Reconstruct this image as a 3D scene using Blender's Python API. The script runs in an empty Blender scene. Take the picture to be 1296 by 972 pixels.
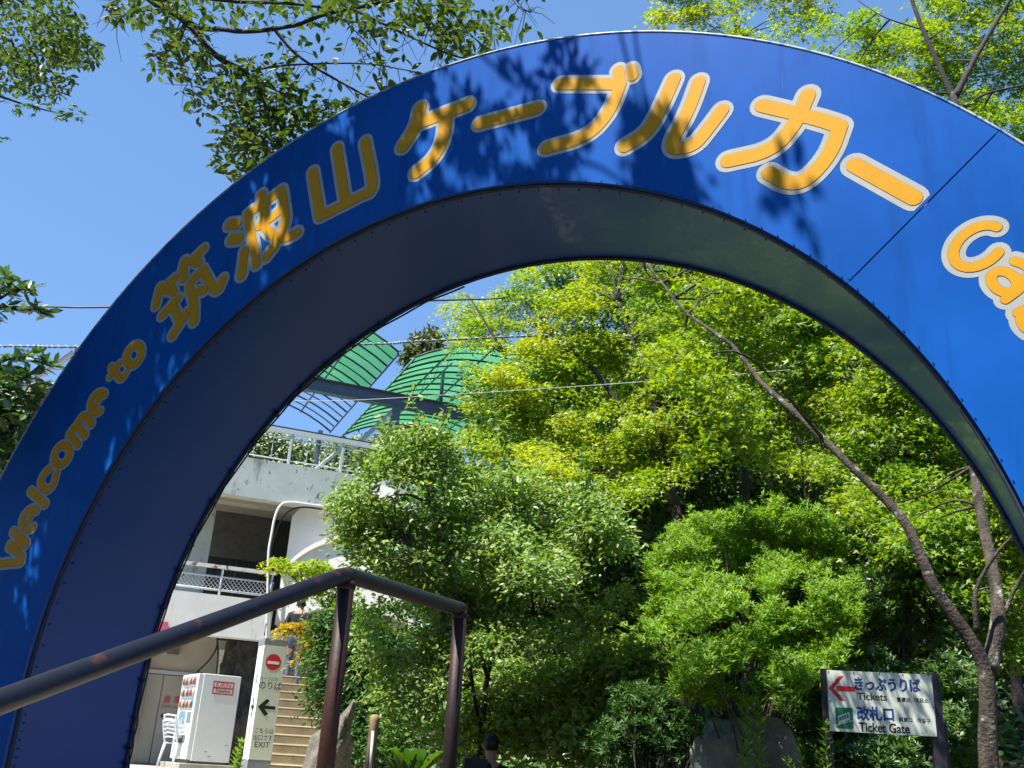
import bpy, bmesh, math, random
import numpy as np
from mathutils import Vector, Matrix
SC = bpy.context.scene
COL = SC.collection
R = math.radians
rng = np.random.default_rng(7)
random.seed(7)

# ---------------------------------------------------------------- camera
FPX, PITCH, ROLL = 1258.38, 0.368134, 0.0606004
EYE = np.array([0.0, 0.0, 1.6])
_f = np.array([0, math.cos(PITCH), math.sin(PITCH)])
_r = np.array([1.0, 0, 0]); _u = np.cross(_r, _f)
CR = _r*math.cos(ROLL) + _u*math.sin(ROLL)
CU = _u*math.cos(ROLL) - _r*math.sin(ROLL)
CF = _f
cd = bpy.data.cameras.new('camera'); cam = bpy.data.objects.new('camera', cd); COL.objects.link(cam)
cam.matrix_world = Matrix(((CR[0], CU[0], -CF[0], EYE[0]), (CR[1], CU[1], -CF[1], EYE[1]),
                           (CR[2], CU[2], -CF[2], EYE[2]), (0, 0, 0, 1)))
cd.sensor_width = 36.0; cd.lens = FPX/1296*36.0; cd.clip_end = 2000; cd.clip_start = 0.05
SC.camera = cam

# ---------------------------------------------------------------- light
SUN = np.array([-0.38, -0.28, 0.88]); SUN /= np.linalg.norm(SUN)
elev = math.asin(SUN[2])
w = bpy.data.worlds.new("World"); SC.world = w; w.use_nodes = True
nt = w.node_tree; bg = nt.nodes['Background']
sky = nt.nodes.new('ShaderNodeTexSky'); sky.sky_type = 'NISHITA'; sky.sun_disc = False
sky.sun_elevation = elev; sky.sun_rotation = math.atan2(SUN[0], SUN[1])
sky.air_density = 1.0; sky.dust_density = 0.1; sky.ozone_density = 4.5; sky.altitude = 600
gm = nt.nodes.new('ShaderNodeGamma'); gm.inputs[1].default_value = .5; nt.links.new(sky.outputs[0], gm.inputs[0])   # an evenly clear summer sky
tn = nt.nodes.new('ShaderNodeMix'); tn.data_type = 'RGBA'; tn.blend_type = 'MULTIPLY'; tn.inputs[0].default_value = 1; tn.inputs[7].default_value = (.93, 1.38, 2.0, 1)
nt.links.new(gm.outputs[0], tn.inputs[6]); nt.links.new(tn.outputs[2], bg.inputs[0]); bg.inputs[1].default_value = 0.108
sd = bpy.data.lights.new('sun', 'SUN'); sun = bpy.data.objects.new('sun', sd); COL.objects.link(sun)
sd.energy = 5.0; sd.angle = R(0.53); sd.color = (1.0, 0.955, 0.88)
sun.rotation_euler = Vector(SUN.tolist()).to_track_quat('Z', 'Y').to_euler()
SC.view_settings.view_transform = 'Standard'; SC.view_settings.look = 'None'
SC.view_settings.exposure = 1.13; SC.view_settings.gamma = 1.0
try:
    SC.cycles.max_bounces = 10; SC.cycles.transparent_max_bounces = 8
except Exception: pass

# ---------------------------------------------------------------- helpers
def V(*a): return np.array(a, float)
def ray(px, py):
    d = CF*FPX + CR*(px-648) + CU*(486-py)
    return d/np.linalg.norm(d)
def at(px, py, Y):                     # point seen at this pixel at depth Y
    d = ray(px, py); return EYE + d*(Y/d[1])
def atz(px, py, z):
    d = ray(px, py); return EYE + d*((z-EYE[2])/d[2])
def onp(px, py, p0, n):
    d = ray(px, py); return EYE + d*(np.dot(p0-EYE, n)/np.dot(d, n))
def proj(P):
    d = np.asarray(P)-EYE; z = d@CF
    return 648+FPX*(d@CR)/z, 486-FPX*(d@CU)/z, z
def tag(o, label=None, cat=None, group=None, kind=None):
    if label: o['label'] = label
    if cat: o['category'] = cat
    if group: o['group'] = group
    if kind: o['kind'] = kind
    return o
def thing(name, label, cat, loc=(0, 0, 0), rz=0.0, group=None):
    o = bpy.data.objects.new(name, None); COL.objects.link(o)
    o.location = Vector([float(v) for v in loc]); o.rotation_euler = (0, 0, rz); o.empty_display_size = .2
    return tag(o, label, cat, group)
def link(name, me, parent=None, mat=None):
    o = bpy.data.objects.new(name, me); COL.objects.link(o)
    if mat is not None and not me.materials: me.materials.append(mat)
    if parent is not None:
        o.parent = parent
    return o
class MB:
    """collects simple shapes into one mesh (coordinates local to the parent)"""
    def __init__(s, off=(0, 0, 0)): s.v = []; s.f = []; s.sm = []; s.off = np.array(off, float); s.mi = []
    def add(s, vs, fs, smooth=False, mi=0):
        b = len(s.v); s.v += [tuple(np.asarray(p, float)-s.off) for p in vs]
        for f in fs: s.f.append([b+i for i in f]); s.sm.append(smooth); s.mi.append(mi)
        return s
    def box(s, c, size, ax=None, mi=0):
        c = np.asarray(c, float); ax = np.eye(3) if ax is None else np.asarray(ax)
        h = np.asarray(size, float)/2
        vs = [c+ax[0]*h[0]*i+ax[1]*h[1]*j+ax[2]*h[2]*k for i in (-1, 1) for j in (-1, 1) for k in (-1, 1)]
        return s.add(vs, [(0, 1, 3, 2), (4, 6, 7, 5), (0, 4, 5, 1), (2, 3, 7, 6), (0, 2, 6, 4), (1, 5, 7, 3)], mi=mi)
    def tube(s, pts, rad, n=8, cap=True, mi=0, wob=0.0):
        pts = [np.asarray(p, float) for p in pts]; m = len(pts)
        if not hasattr(rad, '__len__'): rad = [rad]*m
        vs = []; prev = None
        for i, p in enumerate(pts):
            t = pts[min(i+1, m-1)]-pts[max(i-1, 0)]; t /= np.linalg.norm(t)+1e-9
            if prev is None:
                a = np.cross(t, [0, 0, 1.]); 
                if np.linalg.norm(a) < .1: a = np.cross(t, [0, 1., 0])
            else: a = prev-t*np.dot(prev, t)
            a /= np.linalg.norm(a)+1e-9; b = np.cross(t, a); prev = a
            for k in range(n):
                q = 2*math.pi*k/n; rr = rad[i]*(1+(random.uniform(-wob, wob) if wob else 0))
                vs.append(p+(a*math.cos(q)+b*math.sin(q))*rr)
        fs = [(i*n+k, i*n+(k+1) % n, (i+1)*n+(k+1) % n, (i+1)*n+k) for i in range(m-1) for k in range(n)]
        s.add(vs, fs, True, mi)
        if cap:
            b = len(s.v)-m*n
            s.f.append([b+k for k in range(n)][::-1]); s.sm.append(False); s.mi.append(mi)
            s.f.append([b+(m-1)*n+k for k in range(n)]); s.sm.append(False); s.mi.append(mi)
        return s
    def build(s, name, mat, parent=None):
        me = bpy.data.meshes.new(name); me.from_pydata(s.v, [], s.f)
        me.polygons.foreach_set('use_smooth', s.sm)
        for m_ in (mat if isinstance(mat, (list, tuple)) else [mat]): me.materials.append(m_)
        me.polygons.foreach_set('material_index', s.mi); me.update()
        return link(name, me, parent)
def bez(pts, n=24):
    """Catmull-Rom through points"""
    pts = [np.asarray(p, float) for p in pts]
    if len(pts) < 3: return [pts[0]+(pts[1]-pts[0])*t for t in np.linspace(0, 1, max(3, n//3))]
    P = [2*pts[0]-pts[1]]+pts+[2*pts[-1]-pts[-2]]; out = []
    k = max(2, n//(len(pts)-1))
    for i in range(1, len(P)-2):
        for t in np.linspace(0, 1, k, endpoint=False):
            a, b, c, d = P[i-1:i+3]
            out.append(.5*((2*b)+(c-a)*t+(2*a-5*b+4*c-d)*t*t+(3*b-a-3*c+d)*t**3))
    out.append(pts[-1]); return out
def bevel(o, wd=.01, seg=2):
    m = o.modifiers.new('bevel', 'BEVEL'); m.width = wd; m.segments = seg; m.limit_method = 'ANGLE'; return o

# ---------------------------------------------------------------- materials
def mat(name, col, rough=.6, metal=0.0, spec=.5, noise=None, bump=None, coat=0.0):
    """noise=(scale, colour2, lo, hi[, stretch]); bump=(scale, strength)"""
    m = bpy.data.materials.new(name); m.use_nodes = True; t = m.node_tree; b = t.nodes['Principled BSDF']
    b.inputs['Base Color'].default_value = (*col, 1); b.inputs['Roughness'].default_value = rough
    b.inputs['Metallic'].default_value = metal; b.inputs['Specular IOR Level'].default_value = spec
    b.inputs['Coat Weight'].default_value = coat
    tc = t.nodes.new('ShaderNodeTexCoord')
    if noise:
        for (sc, c2, lo, hi, st) in (noise if isinstance(noise, list) else [noise]):
            mp = t.nodes.new('ShaderNodeMapping'); mp.inputs['Scale'].default_value = st
            t.links.new(tc.outputs['Object'], mp.inputs[0])
            n = t.nodes.new('ShaderNodeTexNoise'); n.inputs['Scale'].default_value = sc; n.inputs['Detail'].default_value = 6
            n.inputs['Roughness'].default_value = .62
            t.links.new(mp.outputs[0], n.inputs[0])
            rp = t.nodes.new('ShaderNodeMapRange'); rp.inputs[1].default_value = lo; rp.inputs[2].default_value = hi
            t.links.new(n.outputs[0], rp.inputs[0])
            mx = t.nodes.new('ShaderNodeMix'); mx.data_type = 'RGBA'
            src = b.inputs['Base Color'].links[0].from_socket if b.inputs['Base Color'].links else None
            if src: t.links.new(src, mx.inputs[6])
            else: mx.inputs[6].default_value = (*col, 1)
            mx.inputs[7].default_value = (*c2, 1)
            t.links.new(rp.outputs[0], mx.inputs[0]); t.links.new(mx.outputs[2], b.inputs['Base Color'])
    if bump:
        n = t.nodes.new('ShaderNodeTexNoise'); n.inputs['Scale'].default_value = bump[0]; n.inputs['Detail'].default_value = 8
        t.links.new(tc.outputs['Object'], n.inputs[0])
        bp = t.nodes.new('ShaderNodeBump'); bp.inputs['Strength'].default_value = bump[1]; bp.inputs['Distance'].default_value = bump[2] if len(bump) > 2 else .01
        t.links.new(n.outputs[0], bp.inputs['Height']); t.links.new(bp.outputs[0], b.inputs['Normal'])
    return m
ONE = (1, 1, 1)
def leafmat(name, cols, trans=.45, tint=None, rough=.5, patch=None, gloss=.03):
    """leaf: diffuse + translucent + a thin gloss; colour varies leaf by leaf and, with patch, by region"""
    m = bpy.data.materials.new(name); m.use_nodes = True; t = m.node_tree; t.nodes.clear()
    out = t.nodes.new('ShaderNodeOutputMaterial'); geo = t.nodes.new('ShaderNodeNewGeometry')
    cr = t.nodes.new('ShaderNodeValToRGB'); el = cr.color_ramp.elements
    while len(el) < len(cols): el.new(.5)
    for i, c in enumerate(cols): el[i].position = i/max(1, len(cols)-1); el[i].color = (*c, 1)
    t.links.new(geo.outputs['Random Per Island'], cr.inputs[0]); c = cr.outputs[0]
    if patch:
        sc, c2, lo, hi = patch
        tc = t.nodes.new('ShaderNodeTexCoord'); n = t.nodes.new('ShaderNodeTexNoise'); n.inputs['Scale'].default_value = sc
        n.inputs['Detail'].default_value = 3
        t.links.new(tc.outputs['Object'], n.inputs[0]); rp = t.nodes.new('ShaderNodeMapRange')
        rp.inputs[1].default_value = lo; rp.inputs[2].default_value = hi; t.links.new(n.outputs[0], rp.inputs[0])
        mx = t.nodes.new('ShaderNodeMix'); mx.data_type = 'RGBA'; t.links.new(rp.outputs[0], mx.inputs[0])
        t.links.new(c, mx.inputs[6]); mx.inputs[7].default_value = (*c2, 1); c = mx.outputs[2]
    d = t.nodes.new('ShaderNodeBsdfDiffuse'); tr = t.nodes.new('ShaderNodeBsdfTranslucent')
    g = t.nodes.new('ShaderNodeBsdfGlossy'); g.inputs['Roughness'].default_value = rough
    g.inputs['Color'].default_value = (1, 1, 1, 1)
    tm = t.nodes.new('ShaderNodeMix'); tm.data_type = 'RGBA'; tm.blend_type = 'MULTIPLY'; tm.inputs[0].default_value = 1
    t.links.new(c, tm.inputs[6]); tm.inputs[7].default_value = (*(tint or (1.25, 1.15, .35)), 1)
    t.links.new(c, d.inputs[0]); t.links.new(tm.outputs[2], tr.inputs[0])
    m1 = t.nodes.new('ShaderNodeMixShader'); m1.inputs[0].default_value = trans
    t.links.new(d.outputs[0], m1.inputs[1]); t.links.new(tr.outputs[0], m1.inputs[2])
    m2 = t.nodes.new('ShaderNodeMixShader'); m2.inputs[0].default_value = gloss
    t.links.new(m1.outputs[0], m2.inputs[1]); t.links.new(g.outputs[0], m2.inputs[2])
    t.links.new(m2.outputs[0], out.inputs[0]); return m

M = {}
def blue_paint():
    m = mat('blue_arch_paint', (.0070, .092, .400), .45, spec=.05, coat=0,
            noise=[(1.1, (.002, .066, .30), .42, .72, ONE), (9, (.004, .060, .27), .52, .74, (1.0, 1.0, .10)), (30, (.03, .14, .44), .64, .80, (1.0, 1.0, .08)),
                   (60, (.35, .45, .6), .73, .76, ONE), (17, (.12, .2, .4), .76, .79, ONE)])
    return m
M['blue'] = blue_paint()
M['soffit'] = mat('dark_blue_soffit_paint', (.024, .084, .32), .28, spec=.6, coat=.15, noise=(.9, (.026, .09, .35), .35, .75, ONE))
M['trim'] = mat('edge_trim', (.02, .03, .06), .45, noise=(30, (.10, .09, .08), .55, .75, ONE))
M['edge'] = mat('pale_edge', (.35, .42, .5), .4, noise=(20, (.02, .12, .4), .5, .6, ONE))
M['white'] = mat('weathered_white_vinyl', (.37, .38, .355), .5, spec=.15, noise=[(7, (.31, .32, .30), .4, .7, ONE), (38, (.12, .12, .11), .66, .71, ONE)])
M['seam'] = mat('letter_seam', (.08, .06, .03), .7)
M['yellow'] = mat('orange_yellow_vinyl', (.60, .288, .008), .55, spec=.12, noise=[(4, (.53, .25, .01), .4, .7, ONE), (55, (.3, .16, .04), .70, .75, ONE)])
M['railpaint'] = mat('dark_handrail_paint', (.010, .011, .016), .33, spec=.5, noise=[(9, (.085, .028, .012), .60, .72, ONE)], bump=(60, .15, .004))
M['rust'] = mat('rusted_post_paint', (.020, .010, .010), .55, spec=.3, noise=[(7, (.055, .018, .009), .45, .7, (1, 1, .35)), (40, (.02, .015, .018), .5, .65, ONE)], bump=(70, .3, .004))
M['conc'] = mat('concrete', (.36, .34, .30), .9, noise=[(3, (.24, .23, .2), .4, .7, ONE), (25, (.15, .14, .12), .6, .8, ONE)], bump=(30, .3))
M['bark'] = mat('grey_brown_bark', (.085, .066, .048), .9, noise=[(9, (.022, .018, .014), .40, .62, (1, 1, .35)), (6, (.32, .32, .26), .58, .68, ONE)], bump=(35, .8, .03))
M['darkbark'] = mat('dark_bark', (.05, .042, .036), .9, noise=[(14, (.11, .10, .09), .55, .72, ONE)], bump=(50, .7, .02))
# ================================================================ the arch
PLZ = 1.25
AC = V(-0.33355, 4.62079, 1.79037); AYAW = -0.486255
AX = V(math.cos(AYAW), math.sin(AYAW), 0); AN = V(-math.sin(AYAW), math.cos(AYAW), 0); AZ = V(0, 0, 1)
RI, RO, AD, ASP = 2.6, 3.46635, 0.853566, 1.02831
arch = thing('entrance_arch', 'huge blue painted arch with yellow Japanese and English lettering spanning the path', 'arch',
             (AC[0], AC[1], PLZ), AYAW)
LOW = AC[2]-PLZ
def A(r, t, off):                      # local coordinates of the arch: x along it, y away, z up from the plaza
    if t < 0: return (r, off, LOW+t*1.0)          # t<0: straight right leg, metres below the spring line
    if t > math.pi: return (-r, off, LOW-(t-math.pi))
    return (r*math.cos(t), off, LOW+r*ASP*math.sin(t))
def ap(px, py, off=0.0):               # local arch coordinates of a point of the face seen at this pixel
    p = onp(px, py, AC+AN*off, AN)-V(AC[0], AC[1], PLZ)
    return p@AX, p@AN, p[2]
def tof(px, py):
    x, _, z = ap(px, py); return math.atan2((z-LOW)/ASP, x)
t_seam = (tof(1075, 355)+tof(1265, 165))/2
def trange(a, b, step=.02):
    n = max(2, int((b-a)/step)); return [a+(b-a)*i/n for i in range(n+1)]
def band(name, r0, r1, o0, o1, a, b, m, parent, rad=4):
    mb = MB(); ts = trange(a, b); k = rad+1
    vs = [A(r0+(r1-r0)*j/rad, t, o0+(o1-o0)*j/rad) for t in ts for j in range(k)]
    fs = [(i*k+j, i*k+j+1, (i+1)*k+j+1, (i+1)*k+j) for i in range(len(ts)-1) for j in range(rad)]
    mb.add(vs, fs, True); return mb.build(name, m, parent)
G = .0014
cuts = [-LOW, .28, t_seam, math.pi+LOW]
for i in range(3):
    a, b = cuts[i]+(G/3 if i else 0), cuts[i+1]-(G/3 if i < 2 else 0)
    o = band('face_panel', RI+.004, RO-.004, 0, 0, a, b, M['blue'], arch)
    for p in o.data.polygons: p.use_smooth = False
band('face_backing', RI+.01, RO-.01, .012, .012, -LOW, math.pi+LOW, M['edge'], arch)
band('back_panel', RI+.004, RO-.004, AD, AD, -LOW, math.pi+LOW, M['blue'], arch)
band('soffit', RI, RI, -.004, AD+.01, -LOW, math.pi+LOW, M['soffit'], arch, 6)
band('outer_skin', RO, RO, -.004, AD+.01, -LOW, math.pi+LOW, M['blue'], arch, 6)
mb = MB()
for nm, r, off, rr, m in (('front_inner_trim', RI-.006, .028, .011, 'trim'), ('back_inner_trim', RI-.008, AD+.004, .013, 'trim'),
                       ('front_outer_trim', RO+.004, .002, .007, 'edge'), ('back_outer_trim', RO+.004, AD, .008, 'blue')):  # pale front rim: sun glint along the arch top put into its colour
    mb = MB(); mb.tube([A(r, t, off) for t in trange(-LOW, math.pi+LOW)], rr, 6); mb.build(nm, M[m], arch)
# overlapping seam strips on the face and flange bolts along both soffit edges
for t in cuts[1:3]:
    mb = MB()
    p0, p1 = np.array(A(RI+.02, t, -.0015)), np.array(A(RO-.02, t, -.0015)); d = p1-p0; L = np.linalg.norm(d); d /= L
    c = V(0, 1, 0); mb.box((p0+p1)/2+np.cross(d, c)*.008, (L, .003, .014), (d, c, np.cross(d, c))); mb.build('seam_strip', M['blue'], arch)
mbf, mbb, mbt = MB(), MB(), MB()
for i, t in enumerate(np.arange(-LOW+.1, math.pi+LOW, .045)):
    p = np.array(A(RI-.004, t, .07)); q = np.array(A(RI-.05, t, .07)); mbf.tube([p, p+(q-p)*.15], .0045, 6)
    if i % 2 == 0:
        p = np.array(A(RI-.002, t+random.uniform(-.01, .01), AD-.01)); q = np.array(A(RI-.055, t, AD+.0)); mbb.tube([p, p+(q-p)*(.65 if t > 1.9 else .3)], random.uniform(.008, .018) if t > 1.9 else .007, 6)
for t in np.arange(.1, 1.3, .034):
    p = np.array(A(RI+.012, t, -.004)); mbt.box(p, (.005, .004, .005))
tag(mbf.build('front_flange_bolts', M['trim'], arch), kind='stuff'); tag(mbb.build('back_flange_clamps', M['trim'], arch), kind='stuff')
tag(mbt.build('face_edge_rivets', M['blue'], arch), kind='stuff')
# sagging cable clipped along the back edge
mb = MB(); mb.tube([np.array(A(RI-.02-.010*abs(math.sin(t*22)), t, AD+.012)) for t in trange(1.75, math.pi+LOW-.05, .012)], .006, 5)
mb.build('clipped_cable', M['trim'], arch)

# ---- lettering: rounded strokes in the plane of the face
def chaikin(p, it=2):
    for _ in range(it):
        if len(p) < 3: return p
        q = [p[0]]
        for a, b in zip(p[:-1], p[1:]): q += [a*.75+b*.25, a*.25+b*.75]
        q.append(p[-1]); p = q
    return p
def ring(cx, cy, rx, ry, rot=0, a0=0, a1=360, n=18):
    rot = R(rot); out = []
    for a in np.linspace(R(a0), R(a1), n):
        x, y = rx*math.cos(a), ry*math.sin(a)
        out.append((cx+x*math.cos(rot)-y*math.sin(rot), cy+x*math.sin(rot)+y*math.cos(rot)))
    return out
def letter(name, org, sc, width, strokes, border, rnd=2):
    root = None; lay = ((border, 'white', -.0010, 'outline'), (.0014, 'seam', -.0020, 'seam'), (0.0, 'yellow', -.0030, 'fill'))
    polys = []
    for s in strokes:
        w_ = width
        if isinstance(s, tuple): w_, s = s
        pts = [np.array(ap(org[0]+x/sc, org[1]+y/sc)) for x, y in s]
        c = s[len(s)//2]
        a = np.array(ap(org[0]+c[0]/sc, org[1]+c[1]/sc)); b = np.array(ap(org[0]+(c[0]+10)/sc, org[1]+c[1]/sc)); d = np.array(ap(org[0]+c[0]/sc, org[1]+(c[1]+10)/sc))
        m = (np.linalg.norm(b-a)*np.linalg.norm(d-a))**.5/10
        polys.append((chaikin(pts, rnd) if len(s) < 9 else pts, m*w_/2))
    for ex, mt, off, nm in lay:
        mb = MB(); k = 0
        for pts, hw in polys:
            r = hw+ex
            for a, b in zip(pts[:-1], pts[1:]):
                y = off-k*.000006; k += 1
                d = math.atan2(b[2]-a[2], b[0]-a[0]); vs = []
                for j in range(9): q = d+math.pi/2+math.pi*j/8; vs.append((a[0]+r*math.cos(q), y, a[2]+r*math.sin(q)))
                for j in range(9): q = d-math.pi/2+math.pi*j/8; vs.append((b[0]+r*math.cos(q), y, b[2]+r*math.sin(q)))
                mb.add(vs, [list(range(18))])
        o = mb.build(name if root is None else nm, M[mt], arch if root is None else root)
        if root is None: root = o
    return root
def zl(*p): return [tuple(q) for q in p]
letter('kanji_letter', (180, 290), 6.483, 54, [
    [(150, 478), (135, 530), (115, 625)], [(165, 490), (225, 505)], [(272, 400), (215, 450)], [(225, 440), (262, 520)],
    (60, [(350, 262), (335, 320), (342, 405)]), [(505, 162), (415, 250)], [(395, 265), (470, 278)],
    [(295, 568), (165, 708)], (58, [(248, 615), (305, 745)]), (58, [(372, 682), (250, 870)]),
    (62, [(500, 335), (375, 455), (430, 590), (425, 755)]), (62, [(500, 335), (610, 535), (665, 410)]), (60, [(462, 508), (508, 505)])], .023)
letter('kanji_letter', (270, 210), 6.077, 58, [
    (66, [(125, 452), (182, 448)]), (66, [(142, 566), (200, 560)]), (62, [(243, 655), (232, 750), (218, 838)]),
    [(265, 370), (300, 560), (335, 755)], [(268, 368), (390, 290), (525, 188)], [(525, 188), (548, 300), (520, 330)],
    (58, [(372, 222), (390, 330), (398, 470)]), [(350, 468), (440, 410), (535, 330)],
    (60, [(548, 320), (562, 440), (480, 610), (408, 700)]), (60, [(395, 470), (470, 550), (560, 560), (645, 515)])], .026)
letter('kanji_letter', (380, 150), 6.483, 74, [
    [(105, 440), (165, 800)], [(303, 245), (375, 700)], [(533, 190), (595, 500), (590, 600), (520, 625)], [(165, 805), (530, 620)]], .022, 1)
letter('kana_letter', (432, 0), 3, 44, [[(300, 412), (285, 480), (235, 556)], [(300, 468), (480, 398)], [(397, 440), (392, 520), (355, 600), (286, 656)]], .022)
letter('kana_letter', (432, 0), 3, 42, [[(526, 470), (745, 412)]], .022)
letter('kana_letter', (432, 0), 3, 44, [[(832, 320), (1060, 320)], [(1060, 318), (1025, 420), (940, 520), (780, 563)], (38, [(1052, 268), (1060, 320)]), (38, [(1100, 264), (1107, 290)])], .022)
letter('kana_letter', (864, 0), 3, 48, [[(-33, 302), (-90, 430), (-140, 510), (-218, 556)], [(62, 312), (20, 430), (-60, 570), (40, 560), (90, 500), (150, 420)]], .023, 3)
letter('kana_letter', (864, 0), 3, 54, [[(302, 402), (420, 430), (540, 460), (598, 482)], [(476, 362), (430, 470), (340, 575), (172, 612)], [(598, 482), (560, 590), (470, 690), (400, 700), (328, 658)]], .025)
letter('kana_letter', (864, 0), 3, 62, [[(653, 628), (878, 752)]], .027)
letter('latin_letter', (1180, 250), 5.716, 72, [ring(335, 355, 200, 130, -32, -22, -300, 22)], .025)
letter('latin_letter', (1180, 250), 5.716, 72, [[(595, 462), (680, 490), (720, 545), (650, 650), (530, 738)], ring(520, 612, 102, 72, 28, 0, 360, 16), [(640, 600), (720, 560)]], .025)
letter('latin_letter', (1180, 250), 5.716, 72, [[(618, 835), (760, 760), (920, 680)], ring(742, 900, 108, 76, 28, 0, 360, 16)], .025)
letter('latin_letter', (0, 580), 6.48, 46, [[(108, 602), (222, 690), (205, 715)], [(215, 700), (80, 712)], [(75, 722), (185, 800), (175, 848)], [(172, 850), (-15, 868)]], .018, 1)
letter('latin_letter', (0, 580), 6.48, 38, [[(228, 520), (285, 420)], ring(250, 500, 62, 92, 28, -75, -330, 18)], .018)
letter('latin_letter', (0, 580), 6.48, 44, [[(252, 270), (374, 376)]], .018)
letter('latin_letter', (0, 580), 6.48, 44, [[(407, 85), (350, 140), (330, 215), (372, 268), (435, 235), (466, 122)]], .018)
letter('latin_letter', (60, 480), 8.1, 56, [ring(150, 776, 74, 108, 25)], .018)
letter('latin_letter', (60, 480), 8.1, 54, [[(225, 560), (320, 672)], [(225, 562), (295, 470), (390, 572)], [(295, 478), (375, 352), (458, 458)]], .018)
letter('latin_letter', (60, 480), 8.1, 50, [[(500, 262), (558, 150)], ring(522, 240, 72, 110, 25, -70, -320, 18)], .018)
letter('latin_letter', (120, 410), 9.725, 56, [[(203, 530), (325, 705), (388, 600)], [(186, 650), (304, 488)]], .018)
letter('latin_letter', (120, 410), 9.725, 74, [ring(483, 385, 84, 130, 25)], .018)
# ================================================================ ground
FU = V(math.cos(R(22)), math.sin(R(22)), 0)        # along the station front, to the right and away
FV = V(-math.sin(R(22)), math.cos(R(22)), 0)       # into the station
FO = at(340, 830, 21.0)*V(1, 1, 0)                 # foot of the corner under the white pipe
def fp(px, py, v=0.0): return onp(px, py, FO+FV*v, FV)
def uz(px, py, v=0.0):
    p = fp(px, py, v)-FO; return p@FU, p[2]
def F(u, v, z): return FO+FU*u+FV*v+V(0, 0, z)
FB = thing  # alias kept short in loops
SD = V(AN[0], AN[1], 0)                             # heading of the steps through the arch
SX = V(AX[0], AX[1], 0)
def hgt(x, y):
    s = x*SD[0]+y*SD[1]                             # metres along the path heading
    q = x*SX[0]+y*SX[1]
    z = PLZ*min(max((s-.9)/1.9, 0), 1) if -3.3 < q < 2.5 else PLZ*min(max((s-.9)/1.9, 0), 1)
    if x > -3.2 and y > 11.7: z -= .6*min(1, (y-11.7)/.4)*max(0, min(1, (x+3.2)/.5))
    k = max(0, min(1, (x+1.5)/3.0))
    if y > 13.5: z += k*((y-13.5)*.62)+ (1-k)*0
    z += max(0, x-6.5)*.35*(1 if y > 4 else 0)
    if y > 33 and x <= 1.5: z += (y-33)*.35*(1-k)
    return z
def ground():
    xs = np.concatenate([np.linspace(-300, -22, 8), np.linspace(-20, 24, 89), np.linspace(26, 300, 8)])
    ys = np.concatenate([np.linspace(-300, -8, 8), np.linspace(-6, 44, 151), np.linspace(48, 300, 10)])
    vs = [(x, y, hgt(min(max(x, -25), 25), min(y, 60))-.02+(0 if y < 12.2 else .12*math.sin(x*1.7+y)*math.cos(y*1.3-x)*(1 if x > 0 else 0))) for y in ys for x in xs]
    n = len(xs); fs = [(j*n+i, j*n+i+1, (j+1)*n+i+1, (j+1)*n+i) for j in range(len(ys)-1) for i in range(n-1)]
    me = bpy.data.meshes.new('ground'); me.from_pydata(vs, [], fs)
    for p in me.polygons: p.use_smooth = True
    o = link('ground', me, None, M['soil']); tag(o, kind='structure'); return o
M['soil'] = mat('soil_and_leaf_litter', (.075, .058, .038), .95, noise=[(2.5, (.035, .042, .018), .4, .65, ONE), (30, (.13, .10, .06), .55, .75, ONE)], bump=(12, .6, .05))
M['pave'] = mat('pale_paving', (.40, .37, .32), .85, noise=(2, (.30, .28, .24), .4, .7, ONE), bump=(40, .2, .004))
ground()
mb = MB()                                            # plaza sheet in front of the station
for a in [(-14, -13), ]:
    mb.add([F(-9, -9.5, PLZ+.006), F(6, -9.5, PLZ+.006), F(6, 5, PLZ+.006), F(-9, 5, PLZ+.006)], [(0, 1, 2, 3)])
tag(mb.build('plaza', M['pave']), kind='structure')
# stone steps up to the arch, beside the camera: each step is its own slab
st = thing('stone_steps', 'concrete steps climbing from the camera to the arch beside the handrail', 'steps', (0, 0, 0))
for i in range(8):
    s0 = .9+i*.238; z1 = PLZ*(i+1)/8+.03
    c = SD*(s0+.15)+SX*(-.95)+V(0, 0, z1-.09)
    mb = MB(); mb.box(c, (2.9, .30, .18), (SX, SD, AZ)); bevel(mb.build('step', M['conc'], st), .012)

# ================================================================ handrail
hr = thing('handrail', 'dark painted steel handrail with rusty posts sloping up beside the arch', 'handrail', (0, 0, 0))
H0 = at(437, 727, 3.12); H1 = at(583, 771, 3.78)
d0 = at(-40, 903, 2.03)
up = (H0-d0); H_1 = d0-up*.55
pts = [H_1, d0]+[H0-up*.05, H0]; mb = MB()
e = (H1-H0)/np.linalg.norm(H1-H0)
mb.tube([H_1, d0, H0-up/np.linalg.norm(up)*.035, H0+V(0, 0, .0)+e*.012, H0+e*.05, H1-e*.02, H1], .0258, 20); mb.build('handrail_tube', M['railpaint'], hr)
for k, (q, rr) in enumerate(((H0+V(0, 0, -.01)+e*.012, .0262), (H1, .0258))):
    mb = MB(); b = V(q[0], q[1], PLZ); mb.tube([q, b], rr, 20); mb.build('post', M['rust'], hr)
    mb = MB(); mb.tube([q+V(0, 0, -.018), q+V(0, 0, -.03), q+V(0, 0, -.036)], [.029, .030, .027], 16); mb.build('weld_collar', M['rust'], hr)
q = d0-up*.35; mb = MB(); mb.tube([q, V(q[0], q[1], hgt(q[0], q[1])-.05)], .0258, 16); mb.build('post', M['rust'], hr)
mb = MB(); mb.add([], []); 
vs = []                                                   # rounded elbow at the far end
el_ = MB(); el_.tube([H1-e*.03, H1, H1+V(0, 0, -.03)], .0262, 16); el_.build('elbow', M['railpaint'], hr)

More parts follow.
